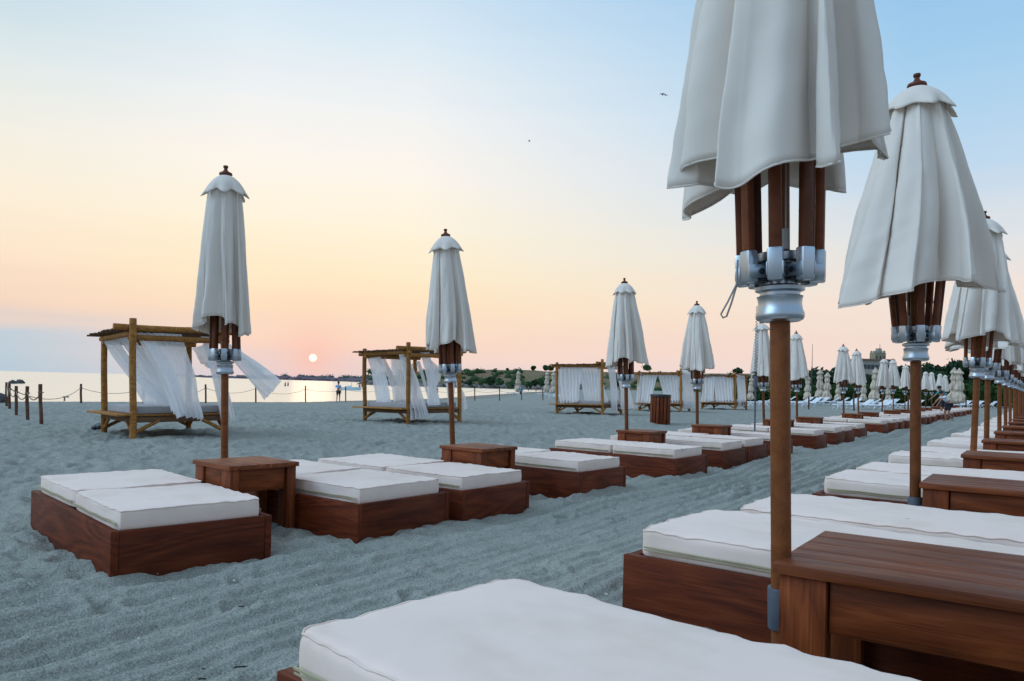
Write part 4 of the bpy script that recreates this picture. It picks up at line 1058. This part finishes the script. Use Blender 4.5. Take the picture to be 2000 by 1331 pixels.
for i, (px, yt, yb) in enumerate(pin):
    p = march(px, yb); u = inst(PP[i % 2]); tp = dep(px, yt, p.y); h = (tp.z - p.z) / 2.34
    u.location = p; u.scale = (h, h, h); u.rotation_euler = (0, math.radians(-1.5), rnd.uniform(0, 6))
    tag(u, ['beige tied parasol standing alone behind the turquoise booth', 'beige tied parasol left of the third daybed, the left one of two', 'beige tied parasol touching the left post of the third daybed'][i] if i < 3 else 'beige tied-up parasol with white pole before the hedge, %s from the left of that line' % ORD[i - 3].replace('nearest', 'first'), 'parasol', 'tied beige parasols beyond the daybeds')

# booth
p = march(1017, 773); root = empty('booth', p, .2); tag(root, 'small white booth with a turquoise top on the far beach', 'booth')
MB().box((0, 0, .42), (.62, .5, .85), None, .02).build('body', M_white, root)
MB().box((.02, 0, 1.02), (.85, .6, .30), None, .04).build('top_cover', M_teal, root)
MB().box((-.1, -.26, .45), (.22, .02, .6), None, .004).build('door', M_glass, root)

# ---------------------------------------------------------------- hedge, trees, buildings at right
r_ = random.Random(2)
def hedge(name, pa, pb, h, w, m, seed, label, n=5000, leaf=.16):
    root = empty(name, (pa + pb) / 2); tag(root, label, 'hedge'); cl = []
    L = (pb - pa).length; k = int(L / 1.3); d = (pb - pa) / 2
    for i in range(k + 1):
        t_ = i / k * 2 - 1
        for lv in (.3, .68): cl.append((tuple(d * t_ + Vector((r_.uniform(-.2, .2), r_.uniform(-.3, .3), h * (lv + r_.uniform(-.04, .06)))) ), 1.0, w / 2, h * .36))
    leaf_mesh(cl, n, leaf, seed).build('foliage', m, root, smooth=False); mb = MB()
    for i in range(k): q_ = d * (i / k * 2 - 1); mb.tube([q_ + Vector((0, 0, -.3)), q_ + Vector((0, 0, h * .6))], .05, 6)
    mb.build('stems', M_bark, root); return root
def zat(x, d, y): return dep(x, y, d)
hz_pts = [(1455, 80, 770), (1600, 79, 757), (1700, 78, 757), (1800, 77, 752), (1960, 76, 750)]
hl = ['low green hedge behind the loungers at the left end', 'green hedge behind the loungers in the middle', 'green hedge behind the tied parasols left of the flared parasol pole', 'dark hedge behind the farthest parasols at right']
for i in range(4):
    (x0, d0, y0), (x1, d1, y1) = hz_pts[i], hz_pts[i + 1]
    a = Vector((dep(x0, 700, d0).x, d0, 0)); b = Vector((dep(x1, 700, d1).x, d1, 0)); hh = dep((x0 + x1) / 2, (y0 + y1) / 2, (d0 + d1) / 2).z
    hedge('hedge', a, b, max(hh, .8), 1.6, M_leaf, 70 + i, hl[i], 5200, .15)
trs = [(1592, 84, 717, 60), (1614, 86, 719, 50), (1450, 95, 728, 34), (1566, 90, 726, 40), (1468, 100, 727, 36), (1650, 92, 722, 50), (1690, 95, 728, 50), (1735, 90, 722, 56), (1768, 88, 716, 60), (1812, 86, 708, 62), (1845, 84, 702, 60), (1873, 82, 700, 56), (1905, 83, 704, 60), (1938, 84, 712, 50), (1830, 81, 722, 50), (1975, 86, 716, 60), (2010, 84, 708, 60)]
tl = ['round dark tree behind the sixth left parasol', 'dark tree at the foot of the thin mast', 'far tree above the fifth daybed', 'tree left of the thin mast', 'far tree right of the fifth daybed', 'tree behind the seventh left parasol', 'tree in front of the castle-like building', 'tree below the square tower', 'tree between the building and the flared parasol', 'broad dark tree just right of the flared parasol pole', 'tall dark tree above the two bent people', 'dark tree above the pair of tied parasols', 'dark tree left of the third right parasol hub', 'dark tree behind the fourth right parasol', 'low dark tree behind the bent people', 'dark tree at the right edge behind the parasol poles', 'dark tree just past the right edge of the frame']
for i, (px, d, yt, wpx) in enumerate(trs):
    tp = dep(px, yt, d); sc = d / F
    tree('tree', (tp.x, tp.y, 0), tp.z, wpx * sc, M_leafd, 200 + i, tl[i], 'tree', 'dark trees behind the hedge', 1500, .26, .1)
# building with tower
D_ = 190; sc = D_ / F
def bpx(x, y): return dep(x, y, D_)
A = bpx(1683, 704); B = bpx(1790, 716); root = empty('castle_building', (A.x, D_, 0)); tag(root, 'castle-like pale grey building with a square tower rising behind the parasols', 'building')
W_ = B.x - A.x; hh = A.z; x0 = 0; w1 = bpx(1745, 700).x - A.x
MB().box((w1 / 2, 5, hh / 2), (w1, 10, hh)).build('wall', M_concrete, root, smooth=False)
MB().box((w1 + (W_ - w1) / 2 + .01, 6, (hh - 1.6) / 2), (W_ - w1, 10, hh - 1.6)).build('wall', M_concrete, root, smooth=False)
MB().box((w1 / 2, 4.9, hh + .2), (w1 + .6, 10.6, .4)).build('roof', M_roof, root, smooth=False)
MB().box((w1 + (W_ - w1) / 2 + .4, 5.9, hh - 1.4), (W_ - w1, 10.6, .4)).build('roof', M_roof, root, smooth=False)
tx0 = bpx(1709.5, 690).x - A.x; tx1 = bpx(1730.5, 690).x - A.x; th = bpx(1720, 689).z
tw = MB().box(((tx0 + tx1) / 2, 1.5, th / 2), (tx1 - tx0, 2.9, th)).build('tower', simple('tower_stone', (.22, .20, .13), .9, 0, .25), root, smooth=False)
mb = MB(); n = 4
for k in range(n): mb.box((tx0 + (tx1 - tx0) * (k + .5) / n, .25, th + .25), ((tx1 - tx0) / n * .55, .4, .5)); mb.box((tx0 + (tx1 - tx0) * (k + .5) / n, 2.75, th + .25), ((tx1 - tx0) / n * .55, .4, .5))
mb.box(((tx0 + tx1) / 2 + .2, 1.5, th + .5), (1.0, 1.2, 1.2)); mb.build('battlement', M_concrete, tw, smooth=False)
MB().tube([((tx0 + tx1) / 2 + .5, 1.5, th), ((tx0 + tx1) / 2 + .5, 1.5, th + 2.2)], .05, 6).build('antenna', M_dkmetal, tw)
for k in range(3): MB().box((tx0 + (tx1 - tx0) * (k + .5) / 3, .04, th - 1.3), (.35, .04, .8)).build('window', M_glass, root, smooth=False)
for k in range(7):
    for z in (hh - 1.6, hh - 4.2): MB().box((.9 + k * (w1 - 1.4) / 7, -.01, z), (.8, .05, 1.1)).build('window', M_glass, root, smooth=False)
# red building on the right edge
D_ = 120; A = bpx = None
a = dep(1986, 655, 120); root = empty('hotel_building', (a.x, 120, 0)); tag(root, 'reddish hotel corner with white balconies at the right edge above the parasols', 'building'); hh = a.z
MB().box((5, 5, hh / 2), (10, 10, hh)).build('wall', simple('red_render', (.30, .07, .05), .8, 0, .1), root, smooth=False)
for k in range(4):
    bal = MB().box((4.6, -.5, hh - 1.0 - k * 2.6), (9, 1.0, .18)).build('balcony', M_white, root, smooth=False)
    MB().box((4.6, -.03, hh - 2.0 - k * 2.6), (8, .05, 1.3)).build('window', M_glass, root, smooth=False)
MB().box((5, 4.8, hh + .15), (10.6, 10.8, .3)).build('roof', M_roof, root, smooth=False)
# mast
p0 = dep(1584.5, 790, 70); p0.z = 0; t0 = dep(1587, 672, 70) - p0
root = empty('mast', p0); tag(root, 'thin tall mast rising above the trees right of the sixth left parasol', 'mast')
MB().tube([(0, 0, -.2), t0 * .62], .05, 6).build('shaft', M_dkmetal, root); MB().tube([t0 * .62, t0 * .85, t0], [.03, .02, .015], 6).build('whip', M_dkmetal, root)

# ---------------------------------------------------------------- rocks and small things
for i, (px, py, w, h, lb) in enumerate([(2, 781, 24, 18, 'dark mossy rock in the water at the left edge of the picture'), (38, 776, 15, 9, 'dark pointed rock in the water behind the left fence posts'), (24, 777, 14, 7, 'low dark rock between the two larger shore rocks'), (-16, 783, 30, 24, 'large dark rock just past the left edge')]):
    p = march(px, py + 6); d = p.y; mb = MB(); s_ = d / F; rock(mb, (0, 0, 0), (w * s_ * .62, w * s_ * .5, h * s_ * .72), i + 3)
    q_ = dep(px, py, d); o = mb.build('shore_rock', M_stone, smooth=False); o.location = (q_.x, q_.y, max(q_.z, -.75)); tag(o, lb, 'rock', 'rocks in the shallows at left')
p = at(962, 1113, .03); p = Vector((p.x, p.y, G(p.x, p.y))); mb = MB(); rock(mb, (0, 0, .012), (.022, .018, .018), 2); rock(mb, (.012, 0, .008), (.014, .014, .010), 5); o = mb.build('dark_stone', M_stone); o.location = p; tag(o, 'small dark stone on the sand just behind the nearest right mattress', 'stone')
# dark cloth bundle next to first daybed
p = at(191, 839, 0); mb = MB(); rock(mb, (0.06, 0, .06), (.13, .08, .065), 3); rock(mb, (-.06, 0, .03), (.07, .04, .05), 8); o = mb.build('black_bag', M_black); o.location = p; tag(o, 'small black bag lying beside the left rear post of the first daybed', 'bag')
for i, (px, py, d, s_, lb) in enumerate([(1293, 185, 60, 1, 'tiny dark bird high in the sky, left one of a pair'), (1300, 186.5, 62, .8, 'tiny dark bird high in the sky, right one of a pair'), (1034, 276, 70, .7, 'tiny single bird in the sky left of the pair')]):
    p = dep(px, py, d); mb = MB(); a = .16 * s_
    mb.tube([(-.16 * s_, 0, 0), (-.05 * s_, 0, .02 * s_), (.12 * s_, 0, .0), (.2 * s_, 0, 0)], [.012 * s_, .05 * s_, .035 * s_, .008 * s_], 8)
    for sg in (-1, 1): mb.add([(-.06 * s_, 0, .02), (.08 * s_, 0, .02), (.06 * s_, sg * a, .09 * s_), (.10 * s_, sg * a * 2.1, .03 * s_), (-.02 * s_, sg * a, .10 * s_), (-.06 * s_, 0, .035), (.08 * s_, 0, .035)], [(0, 1, 2, 4), (2, 3, 4), (5, 6, 2, 4)])
    o = mb.build('bird', M_dkmetal); o.location = p; o.rotation_euler = (.2, .1, .8 + i); tag(o, lb, 'bird', 'birds in the sky')

# ---------------------------------------------------------------- people
def skin_mesh(verts, edges, name, m, parent, sub=1):
    me = bpy.data.meshes.new(name); me.from_pydata([v[:3] for v in verts], edges, []); me.materials.append(m)
    o = bpy.data.objects.new(name, me); C.objects.link(o)
    sk = o.modifiers.new('skin', 'SKIN'); sk.use_smooth_shade = True
    for i, v in enumerate(verts):
        r_ = v[3]; me.skin_vertices[0].data[i].radius = (r_, r_ * (v[4] if len(v) > 4 else 1))
    me.skin_vertices[0].data[0].use_root = True
    sb = o.modifiers.new('sub', 'SUBSURF'); sb.levels = sub; sb.render_levels = sub
    dg = bpy.context.evaluated_depsgraph_get(); dg.update(); m2 = bpy.data.meshes.new_from_object(o.evaluated_get(dg)); o.modifiers.clear(); o.data = m2
    m2.name = name; o.parent = parent
    if not m2.materials: m2.materials.append(m)
    return o
def person(p, rz, H, pose, top, bottom, label, group=None, bent=0.0, hair=M_hair, shirt=True):
    """stands at p facing local -Y; bent = forward lean of the trunk (radians)"""
    root = empty('person', p, rz); root.scale = (H / 1.75,) * 3; tag(root, label, 'person', group)
    cb, sb_ = math.cos(bent), math.sin(bent)
    def tr(x, y, z):     # trunk point rotated about the hip
        z0 = z - .93; return (x, y * cb - z0 * sb_, .93 + y * sb_ * .3 + z0 * cb)
    k = pose.get('knee', 0.0); st = pose.get('step', .06)
    J = {}
    J['pel'] = (0, .02 * (bent > 0), .93); J['chest'] = tr(0, 0, 1.25); J['neck'] = tr(0, 0, 1.46); J['head0'] = tr(0, -.015, 1.56); J['head1'] = tr(0, -.03, 1.66)
    def arm(s, a):
        sh = Vector(tr(.17 * s, 0, 1.41)); d1 = Vector(a[0]).normalized() * .28; el_ = sh + Vector((d1.x * s, d1.y, d1.z)); d2 = Vector(a[1]).normalized() * .25; wr = el_ + Vector((d2.x * s, d2.y, d2.z)); hd = wr + Vector((d2.x * s, d2.y, d2.z)) * .34
        return sh, el_, wr, hd
    def leg(s, fwd, kn): return Vector((.09 * s, 0, .88)), Vector((.10 * s, -.05 - kn - fwd * .5, .49)), Vector((.11 * s, .03 - fwd, .08)), Vector((.12 * s, -.13 - fwd, .03))
    arms = [arm(-1, pose['l']), arm(1, pose['r'])]; legs = [leg(-1, st, k), leg(1, -st, k)]
    V = [(*J['pel'], .12, .8), (*J['chest'], .135, .75), (*J['neck'], .055), (*J['head0'], .082, 1.15), (*J['head1'], .085, 1.1)]; E = [(0, 1), (1, 2), (2, 3), (3, 4)]
    for a_ in arms:
        n = len(V); V += [(*a_[0], .052), (*a_[1], .038), (*a_[2], .026), (*a_[3], .034, .5)]; E += [(1, n), (n, n + 1), (n + 1, n + 2), (n + 2, n + 3)]
        ax = (a_[3] - a_[2]).normalized(); sd = ax.orthogonal().normalized()
        for f in range(5):
            off = sd * (-.028 + .014 * f); L_ = (.05, .075, .082, .076, .058)[f]; q0 = a_[3] + off; q1 = q0 + ax * L_ + Vector((0, 0, -.01))
            V.append((*(q0 + ax * L_ * .4), .010)); E.append((n + 3, len(V) - 1)); V.append((*q1, .008)); E.append((len(V) - 2, len(V) - 1))
    for l_ in legs:
        n = len(V); V += [(*l_[0], .085), (*l_[1], .056), (*l_[2], .040), (*l_[3], .038, .7)]; E += [(0, n), (n, n + 1), (n + 1, n + 2), (n + 2, n + 3)]
    skin_mesh(V, E, 'body', M_skin, root)
    if shirt:
        V = [(*tr(0, 0, 1.0), .150, .82), (*J['chest'], .158, .76), (*tr(0, 0, 1.43), .085)]; E = [(0, 1), (1, 2)]
        for a_ in arms: n = len(V); V += [(*a_[0], .070), (*a_[0].lerp(a_[1], .62), .062)]; E += [(1, n), (n, n + 1)]
        skin_mesh(V, E, 'shirt', top, root)
    V = [(J['pel'][0], J['pel'][1], .96, .145, .85)]; E = []
    for l_ in legs: n = len(V); V += [(*l_[0], .104), (*l_[0].lerp(l_[1], .85), .092)]; E += [(0, n), (n, n + 1)]
    skin_mesh(V, E, 'shorts', bottom, root)
    bm = bmesh.new(); bmesh.ops.create_icosphere(bm, subdivisions=3, radius=.104)
    for v in list(bm.verts):
        if v.co.z < -.02 and v.co.y < .03: bm.verts.remove(v)
    me = bpy.data.meshes.new('hair'); bm.to_mesh(me); bm.free(); me.materials.append(hair); ho = bpy.data.objects.new('hair', me); C.objects.link(ho); ho.parent = root
    hp = Vector(tr(0, .01, 1.655)); ho.location = hp; ho.rotation_euler = (bent, 0, 0); solidify(ho, .008)
    V = []; mb = MB(); f0 = Vector(tr(0, -.115, 1.62)); mb.box(f0, (.022, .03, .035), None, .006)
    mb.build('nose', M_skin, root); mb = MB()
    for s in (-1, 1): mb.box(Vector(tr(.034 * s, -.105, 1.645)), (.024, .012, .010), None, .003)
    mb.build('eyes', M_hair, root)
    mb = MB(); mb.box(Vector(tr(0, -.108, 1.575)), (.045, .01, .010), None, .003); mb.build('mouth', M_red, root)
    return root
DOWN = ((.12, 0, -1), (.05, -.15, -1))
p = dep(660.5, 781, 66); p.z = G(p.x, p.y); person(p, math.pi, 1.78, {'l': DOWN, 'r': ((.35, -.5, -.5), (-.3, -.7, .4))}, M_blue, M_navy, 'man in a light blue shirt and dark shorts standing at the water, back to camera')
def at_sea(px, py, d): q_ = dep(px, py, d); return q_
def shore_person(px, yt, yb, rz, pose, top, bot, lb, H=1.7, **kw):
    d = H * F / (yb - yt); q_ = dep(px, yb, d); person(q_, rz, H, pose, top, bot, lb, 'bathers in and by the water', **kw)
ARM2 = {'l': ((.4, -.6, -.5), (.1, -.8, .2)), 'r': DOWN}; ARM0 = {'l': DOWN, 'r': DOWN}
def sea_person(px, yhead, ywater, frac, rz, pose, lb, H=1.7, **kw):
    """bather wading: visible part = frac of body height; depth from the waterline pixel"""
    d = (HC + .9) * F / (ywater - horizon(px)); q_ = dep(px, ywater, d); person(Vector((q_.x, q_.y, -.9 - H * (1 - frac))), rz, H, pose, M_navy, M_navy, lb, 'bathers in and by the water', **kw)
sea_person(557, 748.5, 754.5, .62, .5, ARM0, 'dark silhouette of a bather wading, left one beside the flying curtain tip', shirt=False)
sea_person(562.5, 746, 754.5, .72, -.4, ARM2, 'dark silhouette of a bather with bent arm, right one beside the curtain tip', shirt=False)
sea_person(702, 750, 761.5, .75, .3, ARM2, 'dark bather left of the second daybed post, stooping by the boat', bent=.3)
sea_person(707, 748, 759.5, .9, 2.8, ARM0, 'dark clothed bather standing upright by the boat end')
sea_person(811, 750, 762.5, .75, .3, ARM2, 'dark bather seen through the second daybed', bent=.2)
sea_person(853, 757, 772, .8, 0, ARM0, 'dark figure seen at the water between the curtains of the second daybed')
p = march(1032, 766.5); person(p, 1.2, 1.6, ARM0, M_wtshirt, M_navy, 'person in white top beside the turquoise booth', 'people on the far beach')
p = march(1047, 767); person(p, -.6, 1.55, ARM0, M_red, M_red, 'person in red standing between the booth and the third daybed', 'people on the far beach')
# boat
d = 150; a = dep(667, 755.5, d); b = dep(705, 756, d); L_ = (b - a).length; root = empty('motor_boat', (a + b) / 2); root.location.z = -.9; tag(root, 'long white and pale blue boat moored behind the man in blue', 'boat')
vs = []; n = 14
for k in range(n + 1):
    t_ = k / n; w = .55 * min(1, math.sin(math.pi * min(1, .12 + t_ * .9)) ** .5 + .0) ; z = .55 + .15 * t_ ** 2
    x = (t_ - .5) * L_; vs += [(x, -w, z), (x, -w * .75, -.1), (x, w * .75, -.1), (x, w, z)]
fs = [(k * 4 + i, k * 4 + i + 1, k * 4 + i + 5, k * 4 + i + 4) for k in range(n) for i in range(3)] + [(k * 4 + 3, k * 4, k * 4 + 4, k * 4 + 7) for k in range(n)] + [(0, 3, 2, 1), (n * 4, n * 4 + 1, n * 4 + 2, n * 4 + 3)]
MB().add(vs, fs).build('hull', simple('boat_paint', (.42, .55, .62), .4, 0, .1), root, smooth=False)
MB().box((-.5, 0, .75), (.9, .6, .35), None, .05).build('console', M_white, root); MB().tube([(.05, 0, .6), (.05, 0, 1.6)], .03, 6).build('mast', M_dkmetal, root)
# the two stooping people on the aisle edge
p = at(1850, 822, .0); 
POSE = {'l': ((.25, -.7, -.7), (0, -.6, -.7)), 'r': ((.15, -.75, -.65), (0, -.5, -.8)), 'knee': .07, 'step': .12}
q1 = at(1853, 823.5, 0.0); q2 = at(1845, 818, 0.0)
person(q1, -math.pi / 2 - .15, 1.42, POSE, M_wtshirt, M_navy, 'stooping boy in a white and navy shirt pushing at a bed on the left row', 'two people bending over a bed', bent=.62)
person(q2, -math.pi / 2 + .1, 1.66, {'l': ((.25, -.6, -.7), (0, -.7, -.5)), 'r': ((.2, -.6, -.75), (0, -.6, -.6)), 'knee': .05, 'step': .05}, M_tealc, M_navy, 'taller person in a teal shirt bending over a bed behind the boy in white', 'two people bending over a bed', bent=.5)
bpy.context.view_layer.update()
